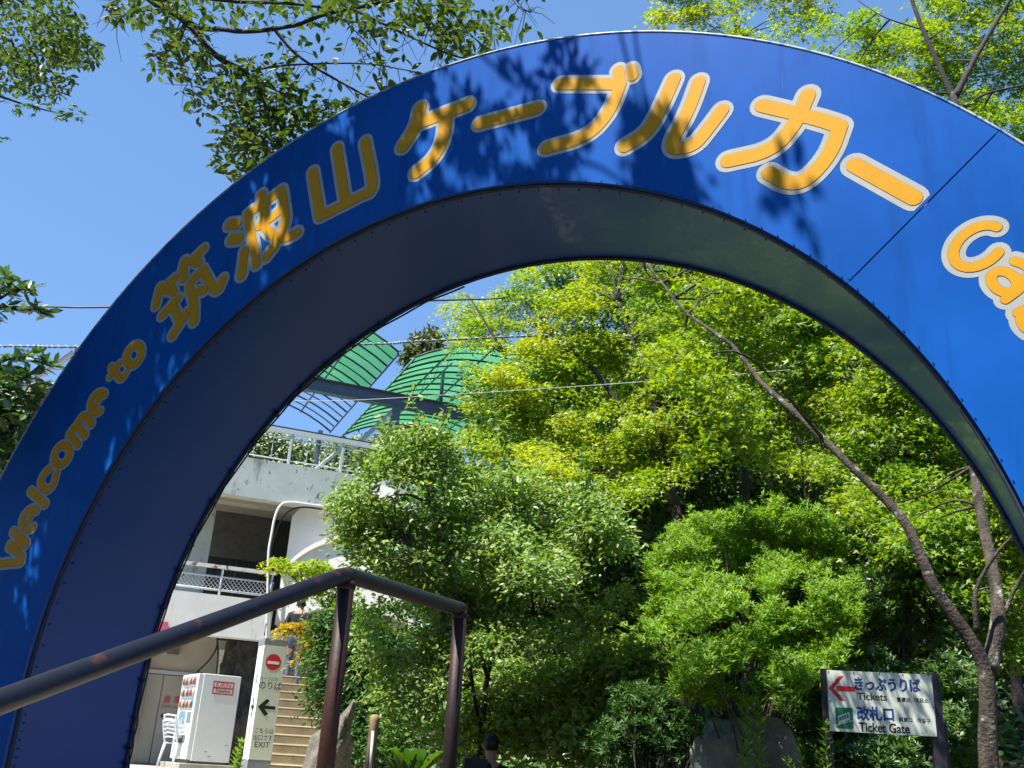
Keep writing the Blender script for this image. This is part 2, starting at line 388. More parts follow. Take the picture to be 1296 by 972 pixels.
# ================================================================ station building
M['cream'] = mat('cream_wall_paint', (.56, .52, .44), .85, noise=[(1.5, (.46, .43, .36), .4, .75, ONE), (12, (.30, .28, .24), .66, .78, (1, 1, .25))], bump=(60, .1, .003))
M['door'] = mat('beige_door_paint', (.46, .43, .36), .6, noise=(3, (.38, .36, .31), .45, .8, ONE))
M['fascia'] = mat('stained_pale_fascia', (.55, .58, .54), .85, noise=[(1.2, (.44, .48, .43), .42, .66, ONE), (2.6, (.24, .26, .22), .58, .70, (1, 1, .35)), (12, (.10, .10, .09), .60, .68, (1, 1, .45))], bump=(50, .12, .003))
M['wwall'] = mat('white_render_wall', (.74, .72, .68), .85, noise=[(1.1, (.64, .62, .58), .45, .75, ONE), (5, (.42, .40, .36), .62, .76, (1, 1, .2))], bump=(60, .08, .003))
M['darkroom'] = mat('dark_room_shade', (.045, .042, .042), .7, noise=(2, (.07, .066, .064), .4, .7, ONE))  # dark of the open upper room put into its back wall colour
M['greybeam'] = mat('grey_beam', (.16, .15, .14), .8, noise=(6, (.10, .10, .09), .5, .7, ONE))
M['galv'] = mat('galvanised_white_steel', (.55, .58, .60), .5, noise=[(25, (.20, .13, .09), .64, .72, ONE)])
M['rustwhite'] = mat('flaking_white_paint', (.66, .64, .60), .6, noise=[(9, (.16, .08, .05), .54, .60, (1, 1, 1))])
M['steel'] = mat('blue_grey_steel', (.10, .13, .18), .5, noise=(10, (.07, .09, .12), .45, .7, ONE))
M['black'] = mat('black_rib', (.03, .035, .04), .5)
M['pipe'] = mat('white_pvc_pipe', (.66, .65, .62), .5)
M['cable'] = mat('black_cable', (.015, .015, .017), .5)
M['rock'] = mat('dark_rock', (.10, .095, .085), .95, noise=[(2.5, (.045, .045, .04), .42, .62, ONE), (9, (.18, .17, .14), .6, .75, ONE)], bump=(6, 1.0, .08))
M['greyrock'] = mat('grey_boulder_stone', (.15, .13, .10), .95, noise=[(3, (.13, .12, .10), .42, .65, ONE), (40, (.36, .33, .28), .55, .75, ONE)], bump=(25, .8, .02))
M['red'] = mat('red_print', (.58, .018, .03), .5)
M['blackprint'] = mat('black_print', (.012, .012, .012), .5)
M['slabrock'] = mat('streaked_slab_stone', (.17, .16, .13), .95, noise=[(3, (.09, .09, .07), .42, .65, ONE), (14, (.28, .27, .23), .55, .72, (1, 1, .4))], bump=(25, .8, .02))  # dark mottling and paler upright streaks over the stone
bd = thing('station_building', 'two storey pale concrete station with balcony, white arch wall and roof deck', 'building', F(0, 0, PLZ))
bo = np.array(F(0, 0, PLZ))
def fbox(u0, u1, v0, v1, z0, z1, name, m, parent=bd, bv=0):
    mb = MB(bo if parent is bd else (0, 0, 0))
    mb.box(F((u0+u1)/2, (v0+v1)/2, (z0+z1)/2), (abs(u1-u0), abs(v1-v0), abs(z1-z0)), (FU, FV, AZ))
    o = mb.build(name, m, parent)
    if bv: bevel(o, bv)
    return o
UL = -3.6
uR, zb = uz(337, 811); _, zt = uz(337, 760)
fbox(UL, uR+.05, 0, .35, zb, zt, 'balcony_band', M['wwall'])
fbox(UL, uR+.05, .35, 4.6, zb+.15, zt-.35, 'balcony_slab', M['cream'])
zs, zp = uz(340, 633)[1], uz(340, 583)[1]
URR = uz(560, 640)[0]
fbox(UL, URR, 0, .30, zs, zp, 'parapet_fascia', M['fascia'])
fbox(UL, URR, .30, 7.5, zs+.35, zs+.65, 'roof_slab', M['cream'])
# soffit with a strip of drainage slots
zso = uz(300, 640)[1]
fbox(UL, URR, .305, .42, zs+.02, zs+.36, 'soffit_lip', M['cream'])
fbox(UL, URR, .9, 1.25, zs+.05, zs+.345, 'soffit_beam', M['cream'])
# upper room behind the balcony
zu0 = zt-.2
uc0, uc1 = uz(238, 700, 1.6)[0], uz(264, 700, 1.6)[0]
fbox(uc0-.35, uc1, 1.5, 2.0, zu0, zs+.35, 'column', M['fascia'])
fbox(UL, URR, 3.4, 3.6, zu0, zs+.35, 'upper_back_wall', M['darkroom'])
fbox(UL, uR+.3, 3.30, 3.395, zs-.75, zs+.34, 'lintel_beam', M['greybeam'])
for k in range(7):
    u_ = UL+.6+k*1.25
    if u_ < uR: fbox(u_, u_+.03, 3.37, 3.398, zu0+.2, zs-.76, 'wall_joint', M['greybeam'])
# balcony railing with diamond mesh
rl = thing('balcony_railing', 'white rusty balcony railing with diamond mesh on the balcony band', 'railing', F(0, 0, zt))
zr1 = uz(337, 724)[1]; zr0 = zt+.06
def seg(p, q, r, name, m, parent, n=6): mb = MB(); mb.tube([p, q], r, n); return mb.build(name, m, parent)
rl.location = (0, 0, 0)
mb = MB(); mb.box(F((UL+uR)/2, .08, zr1), (uR-UL, .09, .07), (FU, FV, AZ)); mb.build('top_rail', M['rustwhite'], rl)
seg(F(UL, .08, zr1-.20), F(uR, .08, zr1-.20), .02, 'mid_rail', M['galv'], rl)
seg(F(UL, .08, zr0+.05), F(uR, .08, zr0+.05), .025, 'bottom_rail', M['galv'], rl)
for k in range(8):
    u_ = uR-.05-k*1.02; seg(F(u_, .08, zt), F(u_, .08, zr1), .025, 'post', M['galv'], rl)
mb = MB(); a, b = zr0+.05, zr1-.20; h = b-a
for k in range(-8, int((uR-UL)/.085)+1):
    for s_ in (1, -1):
        u0 = UL+k*.085; u1 = u0+h*.9; za, zc = (a, b) if s_ > 0 else (b, a)
        c0, c1 = max(u0, UL), min(u1, uR)
        if c1 <= c0: continue
        f0, f1 = (c0-u0)/(u1-u0), (c1-u0)/(u1-u0)
        mb.tube([F(c0, .08+.006*s_, za+(zc-za)*f0), F(c1, .08+.006*s_, za+(zc-za)*f1)], .007, 3, False)
tag(mb.build('diamond_mesh', M['galv'], rl), kind='stuff')
# lower storey: recessed wall, doors
VB = 1.6
fbox(UL, uR-.7, VB, VB+.2, PLZ, zb+.16, 'lower_wall', M['cream'])
ud0, ud1, ud2 = uz(189, 858, VB)[0], uz(207, 858, VB)[0], uz(246, 862, VB)[0]
zd = uz(225, 856, VB)[1]
ud0, ud1 = uz(184, 880, VB)[0], uz(203, 880, VB)[0]
ud2 = ud1+(ud1-ud0)*2.05
dr = fbox(ud0, ud1-.012, VB-.05, VB, PLZ+.03, zd, 'storage_door', M['door'])
dr2 = fbox(ud1+.012, ud2, VB-.05, VB, PLZ+.03, zd, 'storage_door', M['door'])
fbox(ud0-.1, ud2+.1, VB-.09, VB+.001, zd+.02, zd+.09, 'door_track', M['galv'])
mb = MB(bo); mb.tube([F(ud1+.10, VB-.05, PLZ+.95), F(ud1+.10, VB-.10, PLZ+.95)], [.03, .035], 10); mb.build('door_knob', M['blackprint'], bd)
kz = uz(210, 832, VB)[1]; uk = uz(219, 822, VB)[0]
fbox(uk-.12, uk+.12, VB-.2, VB, uz(219, 828, VB)[1], uz(219, 818, VB)[1], 'wall_lamp_housing', M['greybeam'])
ue0, ue1 = uz(160, 900, VB-.4)[0], uz(181, 870, VB-.4)[0]
nb = thing('notice_board', 'cream notice board with posted timetable beside the storage doors', 'notice board', (0, 0, 0))
nz0, nz1 = uz(175, 948, VB-.3)[1], uz(190, 856, VB-.3)[1]
M['creamboard'] = mat('cream_board', (.70, .60, .34), .6)
fbox(ue1-1.3, ue1-.02, VB-.36, VB-.28, nz0, nz1, 'board', M['creamboard'], nb)
fbox(ue1-1.2, ue1-.24, VB-.372, VB-.362, nz0+.55, nz1-.2, 'poster', M['white'], nb)
for k in range(9): fbox(ue1-1.1, ue1-.32, VB-.378, VB-.374, nz1-.32-k*.075, nz1-.345-k*.075, 'printed_line', M['blackprint'], nb)
fbox(ue1-1.35, ue1+.02, VB-.34, VB-.02, nz1+.12, nz1+.45, 'dark_sign_panel', M['greybeam'])
# ---- text
def text(s, size, m, parent, origin, ex, ey, name='lettering', bold=0.0, align='CENTER', sx=1.0):
    c = bpy.data.curves.new('lettering', 'FONT'); c.body = s; c.size = 1.0; c.align_x = align; c.align_y = 'CENTER'; c.resolution_u = 3; c.offset = bold
    o = bpy.data.objects.new('lettering_tmp', c); COL.objects.link(o)
    dg = bpy.context.evaluated_depsgraph_get(); me = bpy.data.meshes.new_from_object(o.evaluated_get(dg)); bpy.data.objects.remove(o); me.name = name
    ex = np.asarray(ex, float); ey = np.asarray(ey, float); o_ = np.asarray(origin, float); base = np.array(parent.location) if parent else V(0, 0, 0)
    for v in me.vertices:
        p = o_+ex*v.co.x*size*sx+ey*v.co.y*size-base; v.co = p.tolist()
    me.materials.clear(); me.materials.append(m); return link(name, me, parent)
tu, tz = uz(218, 886, VB)
text('倉 庫', .165, M['red'], bd, F(tu, VB-.056, tz), FU, AZ, 'door_lettering', .006)
text('STAFF ONLY', .08, M['red'], bd, F(tu, VB-.056, tz-.14), FU, AZ, 'door_lettering', .002, sx=.95)
# red-pink banner corner on the band
bu, bz = uz(205, 796)
bn = thing('pink_banner', 'small faded pink panel fixed to the balcony band beside the arch', 'banner', (0, 0, 0))
fbox(bu-.75, bu+.10, -.03, -.008, bz-.14, bz+.14, 'banner_panel', mat('faded_pink', (.55, .10, .16), .6), bn)
# ---- white arch wall right of the pipe
def archwall():
    GO = FO+FU*(uR+.06)+FV*(-.12); GV = V(-.05, 1, 0)/np.linalg.norm(V(-.05, 1, 0)); GU = V(GV[1], -GV[0], 0)
    def F(u, v, z): return GO+GU*u+GV*v+V(0, 0, z)
    def uz(px, py, v=0.0): p = onp(px, py, GO+GV*v, GV); return (p-GO)@GU, p[2]
    uC = uz(452, 700, .25)[0]; u0 = 0.0; u1 = uC+(uC-u0)
    zT, zE = uz(430, 655, .25)[1], uz(344, 702, .25)[1]
    zI, zIe = uz(430, 768, .25)[1], uz(344, 790, .25)[1]
    mb = MB(bo); n = 40; a0 = (u1-u0)/2
    def top(u, hT, hE):                       # circular arc through the edge and the crown
        x = (u-uC); c = a0; s = hT-hE; r = (c*c+s*s)/(2*s); return hT-r+math.sqrt(max(r*r-x*x, 0))
    us = [u0+(u1-u0)*i/n for i in range(n+1)]
    def sheet(v, f1, f0, th, name, m):
        mb = MB(bo); vs = []
        for u in us: vs += [F(u, v, f1(u)), F(u, v, f0(u)), F(u, v+th, f1(u)), F(u, v+th, f0(u))]
        fs = []
        for i in range(n):
            a, b = 4*i, 4*i+4; fs += [(a, a+1, b+1, b), (a+2, b+2, b+3, a+3), (a, b, b+2, a+2), (a+1, a+3, b+3, b+1)]
        fs += [(0, 2, 3, 1), (4*n, 4*n+1, 4*n+3, 4*n+2)]
        mb.add(vs, fs); return mb.build(name, m, bd)
    led = lambda u: top(u, zT-.45, zE-.42)
    sheet(.25, led, lambda u: top(u, zI, zIe), .25, 'arch_wall', M['wwall'])
    sheet(.16, lambda u: top(u, zT-.36, zE-.33), lambda u: led(u)-.02, .10, 'arch_ledge', M['wwall'])
    sheet(.55, lambda u: top(u, zT, zE)+.9, lambda u: top(u, zT-.37, zE-.34)-.06, .3, 'upper_arch_wall', M['wwall'])
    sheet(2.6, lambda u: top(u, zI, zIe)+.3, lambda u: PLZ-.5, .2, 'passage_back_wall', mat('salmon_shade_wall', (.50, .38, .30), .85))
    mb = MB(bo); mb.box(F(u1+.17, 1.4, (PLZ+zIe+.1)/2), (.65, 2.4, zIe+.1-PLZ), (GU, GV, AZ)); mb.build('arch_pier', M['wwall'], bd)
    mb = MB(bo); vs = []
    for u in us: vs += [F(u, .5, top(u, zI, zIe)+.001), F(u, 2.6, top(u, zI, zIe)+.001)]
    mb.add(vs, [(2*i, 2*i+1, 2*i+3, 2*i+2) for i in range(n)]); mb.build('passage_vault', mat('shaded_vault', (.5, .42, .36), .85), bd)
archwall()
fbox(uR-.75, uR-.02, .5, 3.3, zt-.4, zs+.34, 'pipe_side_wall', M['greybeam']) if False else None
# pipes and cables down the corner
pp = thing('drain_pipe', 'thin white pipe bending down the corner between balcony and white arch wall', 'pipe', (0, 0, 0))
mb = MB(); P_ = [fp(*q) for q in ((440, 646, -.05), (400, 640, -.05), (368, 636, -.05), (355, 640, -.05), (348, 655, -.05), (344, 675, -.05), (340, 700, -.05), (339, 740, -.05), (338, 790, -.05), (337, 818, -.05))]
mb.tube(bez(P_, 40), .028, 8); mb.build('pipe_run', M['pipe'], pp)
cb = thing('black_cable', 'black cable looping down beside the white pipe', 'cable', (0, 0, 0))
mb = MB(); mb.tube(bez([fp(*q) for q in ((445, 652, -.03), (410, 645, -.03), (380, 642, -.03), (362, 650, -.03), (350, 670, -.03), (344, 690, -.04), (341, 712, -.04), (340, 760, -.04), (336, 800, -.03), (330, 812, .3))], 40), .02, 6); mb.build('cable_run', M['cable'], cb)
cb2 = thing('hanging_cable', 'thin black cables hanging under the balcony above the vending machine', 'cable', (0, 0, 0))
for q in (((275, 807, .6), (274, 820, .6), (265, 835, .6), (250, 850, .9)), ((275, 810, .6), (276, 830, .6), (273, 860, .6)), ((330, 812, .6), (322, 830, .6), (300, 838, .7), (287, 850, .7), (280, 862, .7)), ((276, 809, .6), (300, 811, .6), (330, 813, .6))):
    mb = MB(); mb.tube(bez([fp(*p) for p in q], 16), .018, 5); mb.build('cable_strand', M['cable'], cb2)
# ---- dark rock behind the vending machine
def rock(name, label, cat, c, size, m, seed=0, ax=None, sub=4, amp=.22, prop=None, group=None):
    rg = random.Random(seed); bm = bmesh.new(); bmesh.ops.create_icosphere(bm, subdivisions=sub, radius=1.0)
    from mathutils import noise as mn
    off = Vector((rg.uniform(0, 50), rg.uniform(0, 50), rg.uniform(0, 50)))
    planes = [(Vector((rg.gauss(0, 1), rg.gauss(0, 1), rg.gauss(0, .8))).normalized(), rg.uniform(.62, .9)) for _ in range(14)]
    ax = np.eye(3) if ax is None else np.array(ax)
    for v in bm.verts:
        p = v.co.copy()
        for n_, d_ in planes:
            k = p.dot(n_)
            if k > d_: p -= n_*(k-d_)*.85
        p += v.co*amp*.5*mn.fractal(v.co*2.2+off, 1.0, 2.0, 4)
        v.co = Vector((ax[0]*p.x*size[0]+ax[1]*p.y*size[1]+ax[2]*p.z*size[2]).tolist())
    me = bpy.data.meshes.new(name); bm.to_mesh(me); bm.free()
    for p in me.polygons: p.use_smooth = True
    o = link(name, me, None, m); o.location = tuple(c); tag(o, label, cat, group); return o
p = fp(310, 880, 1.2); rock('rock_face', 'dark natural rock face behind the vending machine under the balcony', 'rock', (p[0], p[1], 2.2), (.75, .7, 1.9), M['rock'], 3, (FU, FV, AZ), 5, .5)
rock('boulder', 'rough grey boulder at the foot of the stairs left of the near rusty post', 'boulder', tuple(at(405, 1010, 12.5)), (.30, .3, 1.0), M['greyrock'], 5, (V(.98, 0, -.2), V(0, 1, 0), V(.2, 0, .98)), 5, .4)
rk = at(938, 988, 9.15); rock('standing_stone', 'broad grey stone slab dappled with light left of the ticket sign', 'boulder', tuple(rk), (.54, .2, .72), M['slabrock'], 11, (V(.97, 0, -.1), V(0, 1, 0), V(.1, 0, .97)), 5, .3)

# ---- stairs beyond the exit sign
sg = thing('stone_stairs', 'weathered stone stairs climbing behind the exit sign pillar', 'stairs', (0, 0, 0))
M['stairstone'] = mat('warm_stair_stone', (.46, .38, .25), .9, noise=[(3, (.33, .28, .19), .4, .7, ONE), (14, (.16, .13, .09), .6, .8, (1, 1, .5))], bump=(30, .3, .006))
sb = at(372, 950, 17.2); ang = R(10); su = V(math.cos(ang), math.sin(ang), 0); sv = V(-math.sin(ang+.12), math.cos(ang+.12), 0)
for i in range(12):
    zt_ = PLZ+.02+.155*(i+1); c = V(sb[0], sb[1], 0)+sv*(i*.29)+V(0, 0, zt_-.0775)+su*(.20)
    mb = MB(); mb.box(c, (1.25, .34, .153), (su, sv, AZ)); bevel(mb.build('stair_block', M['stairstone'], sg), .015)
    mb = MB(); mb.box(c+V(0, 0, .0785+.012)-sv*.02, (1.27, .36, .02), (su, sv, AZ)); bevel(mb.build('tread_slab', M['stairstone'], sg), .008)
for i in range(3):
    pass

# ================================================================ exit sign pillar
M['signface'] = mat('cream_sign_face', (.62, .64, .50), .5, noise=(3, (.56, .58, .46), .4, .7, ONE))
M['signwhite'] = mat('white_sign_side', (.74, .74, .70), .5)
M['grey'] = mat('grey_metal_cap', (.20, .215, .22), .5)
es = at(328, 965, 16.0); es = V(es[0], es[1], 0); ang = R(30); eu = V(math.cos(ang), math.sin(ang), 0); ev = V(-math.sin(ang), math.cos(ang), 0)
eW, eD, z0 = .345, .30, 1.6+16.0*0
zb_ = at(329, 962, 16.0)[2]; zt2 = at(346, 817, 16.0)[2]
sp = thing('exit_sign_pillar', 'tall cream pillar sign with no entry disc, black arrow and EXIT', 'sign', (es[0], es[1], PLZ), 0)
def sl(x, y, z): return V(es[0], es[1], 0)+eu*x+ev*y+V(0, 0, z)
def sbox(c, size, name, m, parent=sp):
    mb = MB(V(es[0], es[1], PLZ)); mb.box(sl(*c), size, (eu, ev, AZ)); return mb.build(name, m, parent)
sbox((0, eD/2, (zb_+zt2)/2), (eW-.004, eD-.004, zt2-zb_), 'pillar_core', M['signwhite'])
sbox((0, -.006, (zb_+zt2)/2), (eW, .012, zt2-zb_-.004), 'front_face', M['signface'])
sbox((0, eD/2, (PLZ+zb_)/2), (eW+.01, eD+.02, zb_-PLZ), 'plinth', M['grey'])
sbox((0, eD/2, zt2+.045), (eW+.01, eD+.02, .09), 'top_cap', M['grey'])
bevel(sbox((0, eD/2, zt2+.095), (eW-.02, eD-.02, .012), 'cap_lid', M['grey']), .004)
def disc(name, m, c, r, y):
    mb = MB(V(es[0], es[1], PLZ)); mb.add([sl(c[0]+r*math.cos(q), y, c[1]+r*math.sin(q)) for q in np.linspace(0, 2*math.pi, 40, endpoint=False)], [list(range(40))]); return mb.build(name, m, sp)
Hh = zt2-zb_
zz = lambda f: zt2-Hh*f
disc('no_entry_disc', M['red'], (0, zz(.15)), .122, -.0145)
sbox((0, -.0155, zz(.155)), (.19, .001, .042), 'no_entry_bar', M['signwhite'])
def stext(s, f, size, bold=0, sx=1, x=0): text(s, size, M['blackprint'], sp, sl(x, -.0145, zz(f)), eu, AZ, 'lettering', bold, sx=sx)
stext('ケーブルカー', .305, .062, .0, .9); stext('のりば', .365, .135, .004, .9)
mb = MB(V(es[0], es[1], PLZ)); za = zz(.55)
for k, poly in enumerate(([(-.10, -.024), (.13, -.024), (.13, .024), (-.10, .024)], [(-.145, 0), (-.02, .125), (.03, .095), (-.062, 0)], [(-.145, 0), (-.062, 0), (.03, -.095), (-.02, -.125)])):
    mb.add([sl(x, -.0145-.0004*k, za+z) for x, z in poly], [list(range(4))])
mb.build('arrow', M['blackprint'], sp)
stext('こちらは', .755, .085, .003, .9); stext('出口です', .815, .085, .003, .9); stext('EXIT', .873, .115, .003, 1)
for s_, f, z_ in (('の', .3, .13), ('り', .36, .13), ('↑', .55, .2), ('出', .76, .09), ('口', .83, .09)):
    if s_ == '↑':
        mb = MB(V(es[0], es[1], PLZ)); mb.box(sl(-eW/2-.004, eD/2, zz(.55)), (.002, .03, .28), (eu, ev, AZ)); mb.box(sl(-eW/2-.006, eD/2, zz(.55)), (.002, .12, .05), (eu, ev, AZ)); mb.build('side_arrow', M['blackprint'], sp)
    else: text(s_, z_, M['blackprint'], sp, sl(-eW/2-.004, eD/2, zz(f)), -ev, AZ, 'side_lettering', .002)

# ================================================================ vending machine
vmz = at(270, 967, 19.5)
VW, VD, VH = 1.0, .74, 1.83
ang = R(33); vu = V(math.cos(ang), math.sin(ang), 0); vv = V(-math.sin(ang), math.cos(ang), 0)
vc = at(240.5, 966, 19.4); vz = vc[2]; vH = at(259, 852, 19.4)[2]-vz
vm = thing('vending_machine', 'white drinks vending machine with red framed sticker on its side', 'vending machine', (vc[0], vc[1], vz), 0)
def vl(x, y, z): return V(vc[0], vc[1], vz)+vu*x+vv*y+V(0, 0, z)      # x: across the side face, y: away
def vbox(x0, x1, y0, y1, za, zb2, name, m, parent=vm, bv=0):
    mb = MB(V(vc[0], vc[1], vz)); mb.box(vl((x0+x1)/2, (y0+y1)/2, (za+zb2)/2), (abs(x1-x0), abs(y1-y0), abs(zb2-za)), (vu, vv, AZ)); o = mb.build(name, m, parent)
    if bv: bevel(o, bv)
    return o
M['vend'] = mat('white_enamel', (.70, .72, .70), .35, noise=[(2, (.62, .65, .63), .45, .75, ONE), (18, (.25, .24, .22), .74, .78, (1, 1, .6))])
M['vendglass'] = mat('display_glass', (.16, .30, .42), .08, spec=.8, noise=(8, (.55, .6, .5), .45, .65, ONE))
vs_ = .72
vbox(0, vs_, 0, VW, .04, vH, 'cabinet', M['vend'], bv=.012)
vbox(-.09, -.004, .01, VW-.01, .06, vH-.01, 'front_door', M['vend'], bv=.01)
for k, (f0, f1) in enumerate(((.86, .965), (.73, .845), (.60, .715))):
    w_ = vbox(-.096, -.092, .10, VW-.12, vH*f0, vH*f1, 'display_window', M['vendglass'])
    for j in range(7):
        mb = MB(V(vc[0], vc[1], vz)); mb.tube([vl(-.10, .17+j*.11, vH*f0+.02), vl(-.10, .17+j*.11, vH*f0+.12), vl(-.10, .17+j*.11, vH*f0+.14)], [.028, .028, .02], 8)
        mb.build('can', [M['red'], M['creamboard'], M['steel'], M['white']][(j*3+k) % 4], w_)
    vbox(-.10, -.095, .10, VW-.12, vH*f0-.012, vH*f0-.002, 'price_strip', M['creamboard'])
vbox(-.098, -.092, .12, .34, vH*.44, vH*.56, 'coin_panel', M['grey']); vbox(-.098, -.092, .45, VW-.15, vH*.38, vH*.57, 'advert_panel', M['vendglass'])
vbox(-.10, -.092, .25, .65, vH*.22, vH*.30, 'pickup_flap', M['greybeam']); vbox(-.05, vs_-.05, .05, VW-.05, 0, .04, 'feet', M['greybeam'])
# sticker frames on the side
sx0, sx1, sz1, sz0 = .195, .60, vH*.925, vH*.775; smz = (sz0+sz1)/2
mb = MB(V(vc[0], vc[1], vz))
for (a0, a1, b0, b1) in ((sx0, sx1, sz1-.022, sz1), (sx0, sx1, smz-.016, smz+.010), (sx0, sx1, sz0, sz0+.022), (sx0, sx0+.022, sz0, sz1), (sx1-.022, sx1, sz0, sz1)):
    k = {0: 0}.get(0); mb.box(vl((a0+a1)/2, -.004, (b0+b1)/2), (a1-a0, .002+.001*(b1-b0 > .1), b1-b0), (vu, vv, AZ))
mb.build('sticker_frame', M['red'], vm)
text('KIRIN', .118, M['red'], vm, vl((sx0+sx1)/2, -.005, (smz+sz1)/2-.006), vu, AZ, 'sticker_lettering', .004, sx=1.0)
text('Tabelink', .085, M['blackprint'], vm, vl((sx0+sx1)/2, -.005, (smz+sz0)/2+.003), vu, AZ, 'sticker_lettering', .006)
for (x_, z_) in ((.25, .21), (.33, .13), (.62, .34)):
    mb = MB(V(vc[0], vc[1], vz)); mb.box(vl(x_, -.002, z_), (.05, .002, .014), (vu, vv, AZ)); mb.build('scuff', M['greybeam'], vm)
pl = thing('concrete_plinth', 'low concrete plinth under the vending machine', 'plinth', (0, 0, 0))
mb = MB(); mb.box(vl(vs_/2-.05, VW/2, (PLZ-vz)/2-.002), (vs_+.35, VW+.2, vz-PLZ-.004 if vz > PLZ else .05), (vu, vv, AZ)); bevel(mb.build('plinth_block', M['conc'], pl), .01)

# ================================================================ stacked plastic chairs
M['plastic'] = mat('white_plastic', (.66, .68, .70), .45)
cc = at(223, 966, 19.9)
def chair(z, label, n):
    c0 = V(cc[0], cc[1], PLZ+z); th_ = R(-40); cx = V(math.cos(th_), math.sin(th_), 0); cy = V(-math.sin(th_), math.cos(th_), 0)
    L = lambda x, y, zz_: c0+cx*x+cy*y+V(0, 0, zz_)
    o = thing('plastic_chair', label, 'chair', c0, 0, 'white plastic chairs stacked beside the vending machine')
    mb = MB(c0); mb.box(L(0, 0, .43), (.42, .40, .025), (cx, cy, AZ)); bevel(mb.build('seat', M['plastic'], o), .01)
    for sx_ in (-1, 1):
        for sy_ in (-1, 1):
            if n == 0: mb = MB(c0); mb.tube([L(.19*sx_, .18*sy_, .43), L(.25*sx_, .24*sy_, .0)], [.032, .02], 6); mb.build('leg', M['plastic'], o)
        mb = MB(c0); mb.tube(bez([L(.20*sx_, .17, .43), L(.25*sx_, .16, .62), L(.26*sx_, -.05, .64), L(.23*sx_, -.22, .62)], 12), .022, 6); mb.build('armrest', M['plastic'], o)
        mb = MB(c0); mb.tube(bez([L(.20*sx_, -.18, .43), L(.20*sx_, -.25, .65), L(.18*sx_, -.30, .82)], 8), .02, 6); mb.build('back_post', M['plastic'], o)
    for k in range(5):
        mb = MB(c0); zz_ = .52+k*.07; mb.tube(bez([L(-.2, -.2-.04*k*.6, zz_), L(0, -.25-.04*k*.6, zz_+.02), L(.2, -.2-.04*k*.6, zz_)], 8), .016, 5); mb.build('back_slat', M['plastic'], o)
chair(0, 'white plastic armchair at the bottom of the stack beside the vending machine', 0)
chair(.10, 'white plastic armchair on top of the stack beside the vending machine', 1)
# ================================================================ roof deck: railing, steel frame, green vaults
dk = thing('deck_railing', 'galvanised truss railing along the edge of the roof deck above the stained parapet', 'railing', (0, 0, 0))
VR = .18
zA_, zB_ = uz(420, 556, VR)[1], zp+.12
ra = uz(300, 540, VR)[0]
mb = MB(); mb.box(F((UL+URR)/2, VR, zA_), (URR-UL, .10, .10), (FU, FV, AZ)); mb.build('top_rail', M['galv'], dk)
mb = MB(); mb.box(F((UL+URR)/2, VR+.02, zA_+.068), (URR-UL, .14, .03), (FU, FV, AZ)); mb.build('rail_cap', M['black'], dk)
for z_ in (zA_-.16, zB_): seg(F(UL, VR, z_), F(URR, VR, z_), .014, 'rail_bar', M['galv'], dk)
up0 = uz(367, 570, VR)[0]; pit = uz(431, 590, VR)[0]-up0
k0 = int((UL-up0)/pit)
for k in range(k0, 5):
    u_ = up0+k*pit
    if u_ > URR: break
    mb = MB(); mb.box(F(u_, VR-.01, (zp+zA_)/2), (.055, .05, zA_-zp), (FU, FV, AZ)); mb.build('post', M['galv'], dk)
    for j in (1, 2): seg(F(u_+pit*j/3, VR, zB_), F(u_+pit*j/3, VR, zA_-.16), .010, 'baluster', M['galv'], dk, 5)
mb = MB(); zlo, zhi = zp+.05, zA_-.05
a, b = F(up0+pit*.52, VR+.5, zlo), F(up0+pit*.98, VR+.05, zhi-.12); mb.tube([a, b], .045, 4); mb.build('diagonal_brace', M['galv'], dk)
mb = MB()
for k in range(0, 150):
    u_ = UL+4+k*.07
    if u_ < URR: mb.tube([F(u_, VR+.03, zB_), F(u_, VR+.03, zA_-.16)], .003, 3, False)
tag(mb.build('wire_infill', M['galv'], dk), kind='stuff')

sf = thing('steel_canopy_frame', 'blue grey steel beam on posts carrying the green canopy vaults over the deck', 'frame', (0, 0, 0))
VBM = 1.0
zb1 = uz(485, 504, VBM)[1]
def hbeam(p, q, h, w_, name, m, parent):
    p, q = np.asarray(p, float), np.asarray(q, float); d = q-p; L = np.linalg.norm(d); d /= L; s_ = np.cross(d, AZ); s_ /= np.linalg.norm(s_); t = np.cross(s_, d); c = (p+q)/2
    mb = MB(); mb.box(c, (L, .014, h), (d, s_, t)); mb.box(c+t*(h/2-.007), (L, w_, .014), (d, s_, t)); mb.box(c-t*(h/2-.007), (L, w_, .014), (d, s_, t)); return mb.build(name, m, parent)
ub0, ub1 = UL, uz(640, 530, VBM)[0]
hbeam(F(ub0, VBM, zb1), F(ub1, VBM, zb1), .34, .2, 'main_beam', M['steel'], sf)
upost = uz(497, 560, VBM)[0]; zdk = zp-.1
for k in range(-2, 2):
    u_ = upost+k*3.6
    if u_ > ub1: continue
    mb = MB(); mb.box(F(u_, VBM, (zdk+zb1-.171)/2), (.17, .17, zb1-.171-zdk), (FU, FV, AZ)); mb.build('frame_post', M['steel'], sf)
    hbeam(F(u_-.09, VBM, zb1-.3), F(u_-.95, VBM, zdk+1.0), .12, .1, 'knee_brace', M['galv'], sf)
